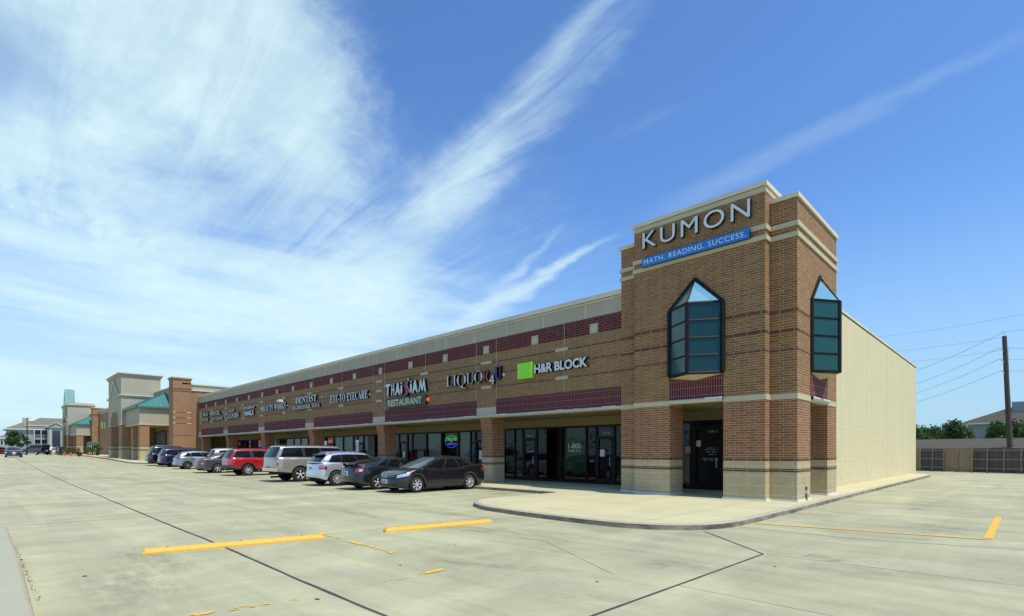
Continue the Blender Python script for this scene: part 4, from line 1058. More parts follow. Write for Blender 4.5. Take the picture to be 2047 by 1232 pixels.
def at(px, d, z=0): 
    k = (px-1023.5)/1051; return (d*(FW.x+k*RT.x), d*(FW.y+k*RT.y), z)
TG = 'trees beyond the rear fence'
tree('round_tree', 'round green tree in front of the pale apartment block', 'tree', at(34,112,1.0), 5.0, 2.2, 2600, 16, .16, 'leaf_dark', 3)
for i, (px, d, h, r, s, mm, lab) in enumerate([(1822,62,4.4,2.4,11,'leaf','low bright green tree touching the rear corner of the cream wall'),(1856,70,5.0,2.4,16,'leaf_dark','small dark tree between the rear corner and the big spreading tree'),(1886,66,6.3,3.1,12,'leaf_dark','big dark spreading tree behind the weathered fence panels'),(1918,72,5.2,2.6,15,'leaf','mid-height loose tree above the tan fence panel'),(1944,70,2.9,1.2,13,'leaf','small low tree left of the house gable'),
        (2016,62,5.6,2.2,14,'leaf','wide green tree left of the leaning utility pole'),(2046,60,5.7,3.3,17,'leaf_dark','dark green tree at the right edge past the utility pole')]):
    tree('leafy_tree', lab, 'tree', at(px, d), h, r, 3600, 20, .15, mm, s, True, TG, .8)
SH = 'shrubs planted along the far walk'
for i, (px, d, h, r, mm, lab) in enumerate([(122,88,1.9,.9,'leaf_dark','dark upright shrub by the far entry, left of the cones'),(141,84,1.6,.8,'leaf','green shrub standing behind the two cones'),(158,80,1.3,1.3,'leaf_red','low reddish brown shrub right of the cones'),(185,84,1.7,.9,'leaf','leafy green shrub in front of the dark far entrance'),(193,82,2.1,.6,'leaf_dark','small tall shrub close to the green cabinet'),(78,140,2.8,1.4,'leaf_dark','distant round shrub behind the far dark sport utility vehicle')]):
    p = at(px, d); t = tree('shrub', lab, 'shrub', (p[0],p[1],gz(p[0])+.05), h, r, 700, 9, .09, mm, 40+i, True, SH, .5*h/r)
# ------------------------------------------------------------------ far houses
M['siding'] = brickmat('siding', (.31,.35,.34), (.30,.34,.33), (.24,.27,.26), bw=6, rh=.18, ms=.012, off=0, amt=.04, bump=0)
M['siding_b'] = brickmat('siding_b', (.30,.325,.31), (.29,.315,.30), (.22,.25,.26), bw=6, rh=.18, ms=.012, off=0, amt=.04, bump=0)
M['shingle'] = plain('shingle', (.105,.092,.072), .95, spec=.1, noise=.3, nscale=1.2)
M['shingle_l'] = plain('shingle_l', (.20,.185,.145), .95, spec=.1, noise=.2, nscale=.8)
M['trim_grey'] = plain('trim_grey', (.44,.47,.46), .7)
M['win'] = plain('win', (.03,.04,.05), .1, 0, .8)
def hip(b, x0, x1, y0, y1, ze, zr, m, o=.5, ridge='x', inset=None):
    x0 -= o; x1 += o; y0 -= o; y1 += o
    if ridge == 'x':
        i = inset if inset is not None else (y1-y0)/2; ym = (y0+y1)/2; A, B = (x0+i,ym,zr), (x1-i,ym,zr)
        b.face([(x0,y0,ze),(x1,y0,ze),B,A], m); b.face([(x1,y1,ze),(x0,y1,ze),A,B], m); b.face([(x1,y0,ze),(x1,y1,ze),B], m); b.face([(x0,y1,ze),(x0,y0,ze),A], m)
    else:
        i = inset if inset is not None else (x1-x0)/2; xm = (x0+x1)/2; A, B = (xm,y0+i,zr), (xm,y1-i,zr)
        b.face([(x1,y0,ze),(x1,y1,ze),B,A], m); b.face([(x0,y1,ze),(x0,y0,ze),A,B], m); b.face([(x0,y0,ze),(x1,y0,ze),A], m); b.face([(x1,y1,ze),(x0,y1,ze),B], m)
    b.box(x0, x1, y0, y1, ze-.22, ze-.01, M['white_trim'])
def window(par, pos, w, h, axis='y'):
    x, y, z = pos; b = MB()
    if axis == 'y': b.box(x-w/2-.1,x+w/2+.1,y-.05,y,z-h/2-.1,z+h/2+.1,M['white_trim'])
    else: b.box(x,x+.05,y-w/2-.1,y+w/2+.1,z-h/2-.1,z+h/2+.1,M['white_trim'])
    f = b.build('window', par); b = MB()
    if axis == 'y': b.box(x-w/2,x+w/2,y-.07,y-.051,z-h/2,z+h/2,M['win'])
    else: b.box(x+.051,x+.07,y-w/2,y+w/2,z-h/2,z+h/2,M['win'])
    b.build('pane', f)
def house_right():
    t = thing('house', 'two-storey pale house with brown hip roof and twin box chimneys behind the fence', 'house')
    b = MB(); b.box(-6.2,14,99,112,0,5.65,M['siding']); b.box(-2.6,3.0,96.5,99,0,3.4,M['siding']); b.build('wall', t)
    b = MB(); hip(b,-6.2,14,99,112,5.7,8.9,M['shingle'],.8); b.build('roof', t)
    b = MB()
    b.face([(-3.2,95.9,3.3),(-.1,95.9,5.0),(-.1,99,5.0),(-3.2,99,3.3)],M['shingle']); b.face([(-.1,95.9,5.0),(3.0,95.9,3.3),(3.0,99,3.3),(-.1,99,5.0)],M['shingle']); b.face([(-2.6,96.4,3.4),(2.6,96.4,3.4),(-.1,96.4,4.85)],M['siding'])
    b.tube((-3.2,95.85,3.3),(-.1,95.85,5.0),.13,.13,M['white_trim'],4); b.tube((3.0,95.85,3.3),(-.1,95.85,5.0),.13,.13,M['white_trim'],4); b.build('porch_gable', t)
    for x, w, zt in ((-1.1,1.2,8.5),(.5,1.7,9.0)):
        b = MB(); b.box(x-w/2,x+w/2,101.5,103,5.5,zt,M['siding']); b.box(x-w/2-.08,x+w/2+.08,101.42,103.08,zt,zt+.12,M['white_trim']); b.build('chimney', t)
    b = MB(); b.box(-2.8,-2.2,98.93,98.99,3.9+.3,5.2,plain('shutter_red',(.20,.02,.025),.6)); b.build('shutter', t)
    window(t,(-1.3,99,4.7),1.9,1.2); window(t,(-1.0,96.5,1.9),1.1,1.4); window(t,(6,99,4.5),1.5,1.2)
    b = MB(); b.box(-3.7,-3.5,98.9,98.99,0,5.5,M['white_trim']); b.build('downpipe', t)
    t = thing('house', 'brown-roofed house low behind the trees next to the cream rear corner', 'house')
    b = MB(); b.box(-34,-12.5,112,124,0,4.6,M['siding']); b.build('wall', t)
    b = MB(); hip(b,-34,-12.5,112,124,4.7,8.0,M['shingle'],.8); b.build('roof', t)
    for x, y in ((-15.6,117.0),(-19,114.5)):
        b = MB(); b.box(x-.9,x+.9,y-.5,y+.6,5.0,7.55,M['siding_b']); b.box(x-1,x+1,y-.6,y+.7,7.55,7.65,M['white_trim']); b.build('chimney', t)
    window(t,(-14.5,112,3.0),1.2,1.2)
    # vent caps on the near roof
house_right()
def carport():
    t = thing('carport', 'long low brown shed roof running behind the wooden fence', 'shed')
    b = MB(); y0, y1 = 65.0, 71.5
    b.face([(-40,y0+9,1.95),(30,y0-11,1.95),(30,y1-11,2.95),(-40,y1+9,2.95)], M['shingle']); b.face([(-40,y1+9,2.95),(30,y1-11,2.95),(30,y1-5,2.2),(-40,y1+15,2.2)], M['shingle'])
    b.build('roof', t)
    b = MB(); b.face([(-40,y0+9.4,0),(30,y0-10.6,0),(30,y0-10.6,1.98),(-40,y0+9.4,1.98)], M['siding']); b.build('wall', t)
carport()
M['fence_dark'] = brickmat('fence_dark', (.115,.105,.09), (.085,.078,.068), (.03,.028,.025), bw=.14, rh=6, ms=.006, off=0, amt=.35, bump=.4)
M['fence_tan'] = brickmat('fence_tan', (.36,.27,.17), (.31,.23,.15), (.10,.07,.05), bw=.14, rh=6, ms=.006, off=0, amt=.2, bump=.4)
M['rail_dark'] = plain('rail_dark', (.20,.19,.17), .9); M['rail_tan'] = plain('rail_tan', (.33,.24,.15), .9)
def fence():
    A = Vector((-6.9,56.3)); B = Vector((-.3,54.0)); u = (B-A).normalized()
    t = thing('wooden_fence', 'tall wooden board fence with weathered dark and newer tan panels', 'fence', (A.x, A.y, 0), math.atan2(u.y, u.x))
    pos = [-40,-30,-20,-12,-7,-3,-.1,.35,1.25,2.05,2.95,3.95,4.9,5.9,6.9,8.9,11.3,13.7,16.1,18.5,24,30]
    tan = lambda c: -.1 < c < .35 or 2.05 < c < 3.95
    for a, c in zip(pos[:-1], pos[1:]):
        m = 'tan' if tan((a+c)/2) else 'dark'
        b = MB(); b.box(a,c-.002,0,.02,.02,1.88,M['fence_'+m])
        b.build('fence_panel', t)
        b = MB(); r = MB()
        for z in (.35, 1.05, 1.75): 
            rr = MB(); rr.box(a+.04,c-.04,-.04,-.001,z-.045,z+.045,M['rail_'+m]); rr.build('rail', t)
        b.box(c-.045,c+.045,-.09,0-.002,0,1.86,M['rail_'+m]); b.build('post', t)
fence()
def upole():
    base = Vector(at(2022,46)); top = Vector(at(2008,46,11.75))
    t = thing('utility_pole', 'leaning wooden utility pole with three insulator arms beyond the fence', 'utility pole', base)
    m = plain('creosote', (.075,.062,.045), .9, noise=.35, nscale=2)
    d = top-base; b = MB(); b.tube((0,0,-.2), d, .22, .165, m, 12); b.build('pole_shaft', t)
    ends = []
    for px, y, in ((1998,698),(1999,720),(2002,743)):
        z = 1.65+(903-y)*46/1051; f = (z)/11.75; r = d*f
        e = Vector(at(px, 46.0, z+.10))-base; b = MB(); b.tube((r.x,r.y,z-.3),e,.03,.05,M['letter'],6); b.build('insulator_arm', t); ends.append(base+e)
    b = MB(); b.tube(d, d+Vector((0,0,.45)),.03,.03,M['letter'],6); b.build('top_pin', t); ends.append(base+d+Vector((0,0,.4)))
    wm = plain('wire', (.05,.05,.055), .6)
    def wire(p, q, sag, lab, r=.011, n=24):
        p = Vector(p); q = Vector(q); b = MB(); P = []
        for i in range(n+1):
            s = i/n; c = p.lerp(q, s); c.z -= 4*sag*s*(1-s); P.append(c)
        for a, c in zip(P[:-1], P[1:]): b.tube(a, c, r, r, wm, 4, False)
        o = b.build('power_line'); tag(o, lab, 'power line', 'overhead power lines')
    tgt = [(1500,762),(1500,772),(1500,778),(1500,748)]
    names = ['upper','middle','lowest']
    for k in range(3):
        x, y = tgt[k]; wire(ends[k], at(x, 95, 1.65+(903-y)*95/1051), 4.2, 'sagging black wire from the %s insulator arm towards the store' % names[k])
        wire(ends[k], at(2500, 40, ends[k].z+.25), .5, 'black wire leaving the %s insulator arm to the right' % names[k])
    x, y = tgt[3]; wire(ends[3], at(x, 95, 1.65+(903-y)*95/1051), 4.0, 'sagging black wire from the top pin of the pole towards the store')
    wire(ends[3], at(2500, 40, 14.5), .5, 'black wire rising right from the top pin')
    wire(at(2060,70,1.65+(903-625)*70/1051), at(1600,95,1.65+(903-682)*95/1051), .9, 'faint high wire crossing the sky above the pole', .012)
    wire(at(2008,47,11.9), at(1600,95,1.65+(903-712)*95/1051), .6, 'thin wire running level left from the pole top', .010)
    wire(at(2000,47,1.65+(903-701)*47/1051), at(1600,95,1.65+(903-736)*95/1051), .5, 'thin wire running level left from the upper arm', .009)
    wire(at(2016,46,10.9), at(2018,44.5,6.2), 0, 'slack guy wire hanging beside the utility pole', .01, 6)
upole()
def apartments():
    t = thing('apartment_block', 'pale three-storey apartment block with hip roofs and white balconies, far left', 'building')
    b = MB(); b.box(-216,-200,5.9,22,.8,7.9,M['siding']); b.box(-212,-197,3.6,8.0,.8,5.3,M['siding_b']); b.box(-200,-197.5,13.9,17.5,.8,8.6,M['siding_b'])
    b.build('wall', t)
    b = MB(); hip(b,-216,-200,5.9,22,8.0,10.6,M['shingle_l'],.7,'y',5.0); b.build('roof', t)
    b = MB(); hip(b,-214,-202,9.5,22,9.2,11.6,M['shingle_l'],.2,'y',3.6); b.build('roof', t)
    b = MB(); hip(b,-212,-197,3.6,8.0,5.35,6.6,M['shingle_l'],.4,'x',2.4); b.build('roof', t)
    b = MB(); b.box(-205,-203.5,9.0,10.3,9,11.3,M['stucco_far']); b.build('chimney', t)
    b = MB(); b.face([(-197.2,13.4,8.3),(-197.2,18,8.3),(-197.2,15.7,9.8)],M['siding_b']); b.tube((-197.1,13.2,8.25),(-197.1,15.7,9.9),.18,.18,M['trim_grey'],4); b.tube((-197.1,18.2,8.25),(-197.1,15.7,9.9),.18,.18,M['trim_grey'],4)
    b.face([(-197,13.4,8.3),(-197,15.7,9.9),(-203,15.7,9.9),(-203,13.4,8.3)],M['shingle_l']); b.build('gable', t)
    for y0 in (11.4,12.8):
        for z0 in (2.9,5.4):
            b = MB(); b.box(-200,-199.9,y0,y0+1.1,z0,z0+2.1,M['win']); b.build('balcony_opening', t)
            b = MB(); b.box(-199.3,-199.25,y0,y0+1.1,z0+.9,z0+.97,M['trim_grey']); b.box(-199.3,-199.25,y0,y0+1.1,z0,z0+.08,M['trim_grey'])
            for k in range(6): b.box(-199.3,-199.27,y0+.1+k*.18,y0+.13+k*.18,z0,z0+.9,M['trim_grey'])
            b.build('railing', t)
    b = MB()
    for y in (11.2,12.65,14.0): b.box(-199.5,-199.2,y-.1,y+.1,1,7.8,M['trim_grey'])
    for z in (2.7,5.2): b.box(-200,-199.1,11.2,14.0,z-.1,z+.08,M['trim_grey'])
    b.build('balcony_frame', t)
    for y, z, w in ((7.3,7.0,.4),(8.6,7.0,.4),(9.6,4.2,.4)): window(t,(-200,y,z),w,.8,'x')
    for y in (4.6,5.6): window(t,(-197,y,4.0),.5,1.0,'x')
    b = MB(); b.box(-197.5,-197.3,14.9,16.6,2,7.6,M['win']); b.build('stair_window', t)
    b = MB(); b.box(-197.3,-197.1,14.3,14.7,1,7.9,M['trim_grey']); b.build('column', t)
apartments()
def lampost():
    p = at(54, 100); t = thing('parking_lamp', 'tall thin lamp post with white twin floodlights, far left', 'street lamp', (p[0],p[1],gz(p[0])))
    b = MB(); b.tube((0,0,0),(0,0,7.0),.09,.07,M['frame'],8); b.build('pole', t)
    for s in (-1, 1):
        b = MB(); q = RT*s; b.tube((0,0,6.9),(q.x*.25,q.y*.25,7.05),.04,.04,M['frame'],6); b.build('arm', t)
        b = MB(); c = q*.5; b.box(c.x-.32,c.x+.32,c.y-.28,c.y+.28,7.0,7.2,M['white_trim']); b.build('lamp_head', t)
lampost()
def treeline():
    b = crown((130, 6, 2.2), 6000, 160, .5, M['leaf_dark'], 77, 1.6)
    o = b.build('far_wood'); o.location = (-30,-95,0); o['kind'] = 'stuff'
treeline()
# ------------------------------------------------------------------ vehicles
M['rubber'] = plain('rubber', (.018,.018,.018), .75); M['well'] = plain('well', (.008,.008,.008), .9)
M['alloy'] = plain('alloy', (.66,.67,.68), .35, .25); M['chrome'] = plain('chrome', (.75,.76,.78), .12, 1.0)
M['trim'] = plain('trim', (.02,.02,.022), .45); M['carglass'] = plain('carglass', (.006,.008,.009), .03, 0, .30)
M['carglass_l'] = plain('carglass_l', (.09,.12,.12), .04, 0, 1.0)
M['tail'] = plain('tail', (.42,.012,.015), .15, 0, .8, coat=.6); M['lampclear'] = plain('lampclear', (.62,.66,.68), .10, .4, .9, coat=.6)
M['amber'] = plain('amber', (.75,.25,.03), .2, coat=.4); M['plate'] = plain('plate', (.62,.65,.66), .5); M['plate_txt'] = plain('plate_txt', (.06,.08,.2), .6)
M['grey_clad'] = plain('grey_clad', (.07,.07,.072), .6)
def paint(name, c, metal=.45, rough=.28):
    m, X, b = newmat(name)
    tc = X.n('ShaderNodeTexCoord').outputs['Object']; g = X.noise(tc, 2.5, 5, .6)
    X.put(b.inputs['Base Color'], X.mix(g, tuple(v*.93 for v in c), tuple(min(1, v*1.07) for v in c)))
    X.put(b.inputs['Roughness'], X.m('ADD', rough-.03, X.m('MULTIPLY', g, .08)))
    b.inputs['Metallic'].default_value = metal; b.inputs['Coat Weight'].default_value = .8; b.inputs['Coat Roughness'].default_value = .05
    return m
def interp(P, x):
    if x <= P[0][0]: return P[0][1]
    for (a, va), (c, vc) in zip(P[:-1], P[1:]):
        if x <= c:
            t = (x-a)/(c-a); t = t*t*(3-2*t)*.35+t*.65; return va+(vc-va)*t
    return P[-1][1]
def wheel(car_root, x, y, r, w, side, spokes, steel=False):
    t = MB(); n = 28; S = side
    prof = [(-w/2,r*.62),(-w/2,r*.90),(-w/2+.02,r*.975),(-w/4,r),(w/4,r),(w/2-.02,r*.975),(w/2,r*.90),(w/2,r*.66)]
    G = [[(x+math.cos(a)*q, y+dy, r+math.sin(a)*q) for a in [2*math.pi*i/n for i in range(n+1)]] for dy, q in prof]
    t.grid(G, M['rubber'], True); wo = t.build('wheel', car_root)
    b = MB(); yo = y+S*(w/2-.045); R = r*.69
    def ring(r0, r1, y0, y1, m): b.grid([[(x+math.cos(a)*r0,y0,r+math.sin(a)*r0) for a in [2*math.pi*i/n for i in range(n+1)]],[(x+math.cos(a)*r1,y1,r+math.sin(a)*r1) for a in [2*math.pi*i/n for i in range(n+1)]]], m, True)
    ring(R, R*.90, yo+S*.040, yo+S*.035, M['alloy']); ring(R*.90, R*.88, yo+S*.035, yo-S*.03, M['alloy'])
    ring(R*.88, .001, yo-S*.05, yo-S*.05, M['well'])
    ring(R*.24, R*.20, yo, yo+S*.03, M['alloy']); ring(R*.20, .001, yo+S*.03, yo+S*.03, M['alloy'])
    for k in range(spokes):
        a = 2*math.pi*k/spokes+.3; hw0, hw1 = (.17, .25) if not steel else (.25, .3)
        hw0 *= 6/spokes; hw1 *= 6/spokes
        P = []
        for rr, hw in ((R*.18,hw0*1.6),(R*.5,hw0),(R*.90,hw1*.75)):
            P.append([(x+math.cos(a+s*hw)*rr, yo+S*(.028 if rr < R*.8 else .018), r+math.sin(a+s*hw)*rr) for s in (-1,1)])
        b.grid(P, M['alloy'] if not steel else M['grey_clad'], False)
        for s in (0, 1):
            b.grid([[p[s] for p in P], [(p[s][0], p[s][1]-S*.04, p[s][2]) for p in P]], M['alloy'] if not steel else M['grey_clad'], False)
    b.build('rim', wo)
    return wo

def vehicle(name, label, cat, P, col, loc, heading, plate_txt=None, group='cars parked nose-in along the kerb'):
    root = thing(name, label, cat, (loc[0], loc[1], gz(loc[0])), heading, group)
    k = P.get('scale', 1.0); root.scale = (k, k, k)
    L, W, wb, foh, r = P['L'], P['W'], P['wb'], P['foh'], P['r']
    H2 = W/2; xf = L/2-foh; xr = xf-wb; sill = P.get('sill', .24); cf, cr = P.get('cf', .55), P.get('cr', .40); pw = P.get('pow', 2.6)
    arch = r+P.get('agap', .055)
    # half outline, front centre -> rear centre
    fr = [0,.2,.4,.55,.68,.78,.86,.92,.96,.985]
    half = [(L/2-cf*(1-(1-f**pw)**(1/pw)), f*H2) for f in fr]
    xs = set()
    for xw in (xf, xr):
        for i in range(19): xs.add(round(xw+arch*math.cos(math.pi*i/18), 4))
        xs.add(round(xw+arch+.004,4)); xs.add(round(xw-arch-.004,4))
    lo, hi = -L/2+cr, L/2-cf
    for i in range(25): xs.add(round(lo+(hi-lo)*i/24, 4))
    xs = sorted([x for x in xs if lo <= x <= hi], reverse=True)
    xs2 = [xs[0]]
    for x in xs[1:]:
        if xs2[-1]-x > .012: xs2.append(x)
    waist = P.get('waist', .012)
    half += [(x, H2*(1-waist*(2*x/L)**2*0)) for x in xs2]
    half += [(-L/2+cr*(1-(1-f**pw)**(1/pw)), f*H2) for f in reversed(fr)]
    N = len(half)
    top = sorted(P['top']); bot = sorted(P.get('bot', [(-L/2,.34),(-L/2+.5,sill),(L/2-.6,sill),(L/2,.25)]))
    lev = P.get('lev', [(0,.045,.05,.04),(.10,.015,.01,.01),(.28,.0,.0,.0),(.50,.004,.01,.01),(.70,.018,.05,.03),(.86,.035,.12,.05),(.95,.06,.20,.07),(1.0,.10,.30,.10)])
    def Bz(x):
        z = interp(bot, x)
        for xw in (xf, xr):
            d = abs(x-xw)
            if d < arch: z = max(z, r+math.sqrt(max(0, arch*arch-d*d)))
        return z
    def ins(t):
        for a, c in zip(lev[:-1], lev[1:]):
            if t <= c[0]:
                q = (t-a[0])/(c[0]-a[0]); return [a[i]+(c[i]-a[i])*q for i in (1,2,3)]
        return lev[-1][1:]
    def pt(i, t, off=0, sgn=1):
        i = max(0, min(N-1.001, i)); a = int(i); q = i-a
        x = half[a][0]*(1-q)+half[a+1][0]*q; y = half[a][1]*(1-q)+half[a+1][1]*q
        dw, df, dr = ins(t)
        fx = max(0, (x-(L/2-cf*1.6))/(cf*1.6)); rx = max(0, (-x-(L/2-cr*1.6))/(cr*1.6))
        z0 = Bz(x); ztop = interp(top, x); z = z0+t*(ztop-z0)
        flare = 0
        for xw in (xf, xr):
            d = math.hypot(x-xw, z-r)
            if d < arch+.12: flare = max(flare, P.get('flare', .008)*(1-(d-arch)/.12))
        nx = (fx-rx); yy = y-dw*min(1, y/H2*1.3)+ (flare if y > H2*.8 else 0)
        xx = x-df*fx+dr*rx
        o = off
        if o: 
            sidew = 1 if (fx < .35 and rx < .35) else 0
            m = math.hypot(nx*1.2, y/H2*(1-abs(nx)*.6)) or 1
            xx += o*nx*1.2/m; yy += o*(y/H2*(1-abs(nx)*.6))/m
        return Vector((xx, sgn*yy, z))
    ts = [0,.05,.10,.20,.30,.40,.50,.60,.70,.78,.86,.91,.95,.98,1.0]
    cm = paint('paint_'+name, *col) if isinstance(col[0], tuple) else paint('paint_'+name, col)
    b = MB()
    GL = [[pt(i, t) for i in range(N)] for t in ts]; GR = [[pt(i, t, 0, -1) for i in range(N)] for t in ts]
    b.grid(GL, cm, True, True); b.grid(GR, cm, True, False)
    cr_ = P.get('crown', .035)
    cap = []
    for i in range(N):
        a = pt(i, 1.0); row = []
        for kk in range(9):
            s = -1+kk/4; row.append((a.x, a.y*s, a.z+cr_*(1-abs(s)**2.2)*min(1, a.y/H2*1.2)))
        cap.append(row)
    b.grid(cap, cm, True, False)
    if P.get('clad'):
        pass
    body = weld(b.build('body', root), .002)
    # underside and wheel wells
    u = MB(); u.box(-L/2+.35, L/2-.4, -H2+.13, H2-.13, sill-.02, .55, M['well'])
    for xw in (xf, xr): u.box(xw-arch-.03, xw+arch+.03, -H2+.30, H2-.30, .45, r+arch+.02, M['well'])
    for xw in (xf, xr):
        for s in (-1, 1):
            n = 14; g0 = [(xw+math.cos(a)*(arch-.001), s*(H2-.05), r+math.sin(a)*(arch-.001)) for a in [math.pi*i/n for i in range(n+1)]]
            u.grid([g0, [(p[0], s*(H2-.32), p[2]) for p in g0]], M['well'], True)
    u.tube((L*.1,0,.24),(-L*.46,.3,.24),.05,.05,M['well'],6); u.build('underbody', root)
    # ---------------- greenhouse
    G = P['gh']   # xf0, xr0 at belt; xf1, xr1 at roof; zr ; wb, wr
    zr = G['zr']; wb0 = H2-G.get('ib', .085); wr = H2-G.get('ir', .27); za = G.get('arch', .03)
    zb = lambda x: interp(top, x)-.01
    def roofz(x):
        m = (G['xf1']+G['xr1'])/2; h = (G['xf1']-G['xr1'])/2; q = (x-m)/h
        return zr-za*q*q-(G.get('drop', 0) if q < 0 else 0)*q*q
    def side(u_, v, off=0, s=1):
        x0 = G['xr0']+(G['xf0']-G['xr0'])*u_; x1 = G['xr1']+(G['xf1']-G['xr1'])*u_
        x = x0+(x1-x0)*v; w0 = wb0-.06*(2*u_-1)**4*(1 if u_ > .5 else .8); w1 = wr-.04*(2*u_-1)**4
        y = w0+(w1-w0)*v+G.get('bulge', .035)*4*v*(1-v)+off
        z = zb(x0)+(roofz(x1)-.045-zb(x0))*v
        return Vector((x, s*y, z+off*.3))
    def wind(u_, v, off=0):
        l = side(1, v, 0, 1); y = l.y*u_; q = G.get('bow', .14)*(1-u_*u_)
        return Vector((l.x+q*(1-v*.5)+off*.5, y, l.z+ (.045*(1-abs(u_)**3))*v*v + off*.8+.02*4*v*(1-v)))
    def back(u_, v, off=0):
        l = side(0, v, 0, 1); y = l.y*u_; q = G.get('bowr', .08)*(1-u_*u_)
        return Vector((l.x-q*(1-v*.5)-off*.7, y, l.z+(.045*(1-abs(u_)**3))*v*v+off*.5+.02*4*v*(1-v)))
    def gridf(f, u0, u1, v0, v1, nu, nv, **k): return [[f(u0+(u1-u0)*i/nu, v0+(v1-v0)*j/nv, **k) for i in range(nu+1)] for j in range(nv+1)]
    g = MB(); rc = cm
    g.grid(gridf(side,0,1,0,1,20,6,s=1), rc, True); g.grid(gridf(side,0,1,0,1,20,6,s=-1), rc, True, True)
    g.grid(gridf(wind,-1,1,0,1,12,6), rc, True, True); g.grid(gridf(back,-1,1,0,1,12,6), rc, True)
    rowsr = []
    for i in range(21):
        e = side(1-i/20, 1.0); row = []
        fr_ = 1-i/20
        for kk in range(13):
            s = 1-kk/6
            if i == 0: p = wind(s, 1.0)
            elif i == 20: p = back(s, 1.0)
            else:
                bowx = G.get('bow',.14)*.5*(1-s*s)*max(0,1-i/4) - G.get('bowr',.08)*.5*(1-s*s)*max(0,1-(20-i)/4)
                p = Vector((e.x+bowx, e.y*s, e.z+.045*(1-abs(s)**3)+.012*math.sin(math.pi*i/20)*(1-s*s)))
            row.append(p)
        rowsr.append(row)
    g.grid(rowsr, rc, True, True)
    weld(g.build('roof', root), .002)
    # black window surround + panes
    for s in (1, -1):
        tb = MB(); a, c = G.get('dlo', (.03, .97)); v0, v1 = G.get('vv', (.06,.90))
        tb.grid(gridf(side,a,c,v0,v1,24,5,off=.004,s=s), M['trim'] if not G.get('bright') else M['trim'], True, s < 0); tb.build('window_surround', root)
        for (w0, w1) in G['wins']:
            q = MB(); q.grid(gridf(side,w0,w1,v0+.03,v1-.03,8,5,off=.008,s=s), M['carglass'], True, s < 0); q.build('side_window', root)
        if G.get('chromeline'):
            q = MB(); q.grid(gridf(side,a-.02,c,.012,v0+.012,24,1,off=.014,s=s), M['chrome'], True, s < 0); q.build('window_trim', root)
    q = MB(); q.grid(gridf(wind,-.93,.93,.03,.95,12,6,off=.006), M['carglass_l'] if P.get('clearfront') else M['carglass'], True, True); q.build('windscreen', root)
    b0, b1 = G.get('rw', (.12, .92)); ru = G.get('rwu', .88)
    q = MB(); q.grid(gridf(back,-ru,ru,b0,b1,12,6,off=.008), M['carglass'], True); q.build('rear_window', root)
    # lamps as patches on the skin
    def patch(nm, i0, i1, t0, t1, m, off=.010, tt=None, par=None, both=True, t0b=None, t1b=None):
        for s in ((1, -1) if both else (1,)):
            q = MB(); rows = []
            for j in range(6):
                row = []
                for i in range(13):
                    f = i/12; a0 = t0+(t0b-t0)*f if t0b is not None else t0; a1 = t1+(t1b-t1)*f if t1b is not None else t1
                    row.append(pt(i0+(i1-i0)*f, a0+(a1-a0)*j/5, off, s))
                rows.append(row)
            q.grid(rows, m, True, s > 0); q.build(nm, par or root)
    def idx(x=None, y=None, rear=False):
        if y is not None:
            f = y/H2
            rng = range(N-1, N-12, -1) if rear else range(0, 11)
            for i in rng:
                if half[i][1] >= y-1e-6: return i
        best = min(range(8, N-8), key=lambda i: abs(half[i][0]-x)); return best
    for nm, i0, i1, t0, t1, m, *rest in P['patches']:
        off = rest[0] if rest else .010; ex = rest[1] if len(rest) > 1 else {}
        I0 = N-1-i0[1] if isinstance(i0, tuple) and i0[0] == 'r' else (i0[1] if isinstance(i0, tuple) and i0[0] == 'f' else idx(x=i0))
        I1 = N-1-i1[1] if isinstance(i1, tuple) and i1[0] == 'r' else (i1[1] if isinstance(i1, tuple) and i1[0] == 'f' else idx(x=i1))
        patch(nm, I0, I1, t0, t1, M[m] if m != 'body' else cm, off, **ex)
    # door shut lines
    sm = MB()
    def vline(x, z0, z1, w=.009):
        for s in (1, -1):
            i = idx(x=x); rows = []
            # convert heights to skin levels
            Bx = Bz(half[i][0]); Tx = interp(top, half[i][0])
            for kk in range(9):
                z = z0+(z1-z0)*kk/8; t = min(1, max(0, (z-Bx)/(Tx-Bx))); p = pt(i, t, .003, s); rows.append([p+Vector((-w/2,0,0)), p+Vector((w/2,0,0))])
            sm.grid(rows, M['well'], False, s > 0)
    for x in P['doors']: vline(x, sill+.08, interp(top, x)-.02)
    for s in (1, -1):   # sill line
        pass
    sm.build('door_gap', root)
    for x, z in P['handles']:
        for s in (1, -1):
            i = idx(x=x); Bx = Bz(half[i][0]); Tx = interp(top, half[i][0]); p = pt(i, (z-Bx)/(Tx-Bx), .02, s)
            h = MB(); h.box(p.x-.10, p.x+.10, p.y-.018, p.y+.018, p.z-.017, p.z+.017, cm if not P.get('blackh') else M['trim']); h.build('door_handle', root)
    # mirrors
    for s in (1, -1):
        mp = side(.965, .10, .0, s); q = MB(); mx, my, mz = mp.x-.05, mp.y, mp.z+.05
        n = 8
        pr = [(0,.3),(.3,.85),(.7,1),(1,.8)]
        rows = []
        for a, c in pr: rows.append([(mx+.07*math.cos(w)*c, my+s*(.03+.20*a), mz+.085*math.sin(w)*c) for w in [2*math.pi*i/n for i in range(n+1)]])
        q.grid(rows, cm, True, s < 0); q.face([p for p in (rows[-1][:-1] if s > 0 else rows[-1][:-1][::-1])], cm); q.build('door_mirror', root)
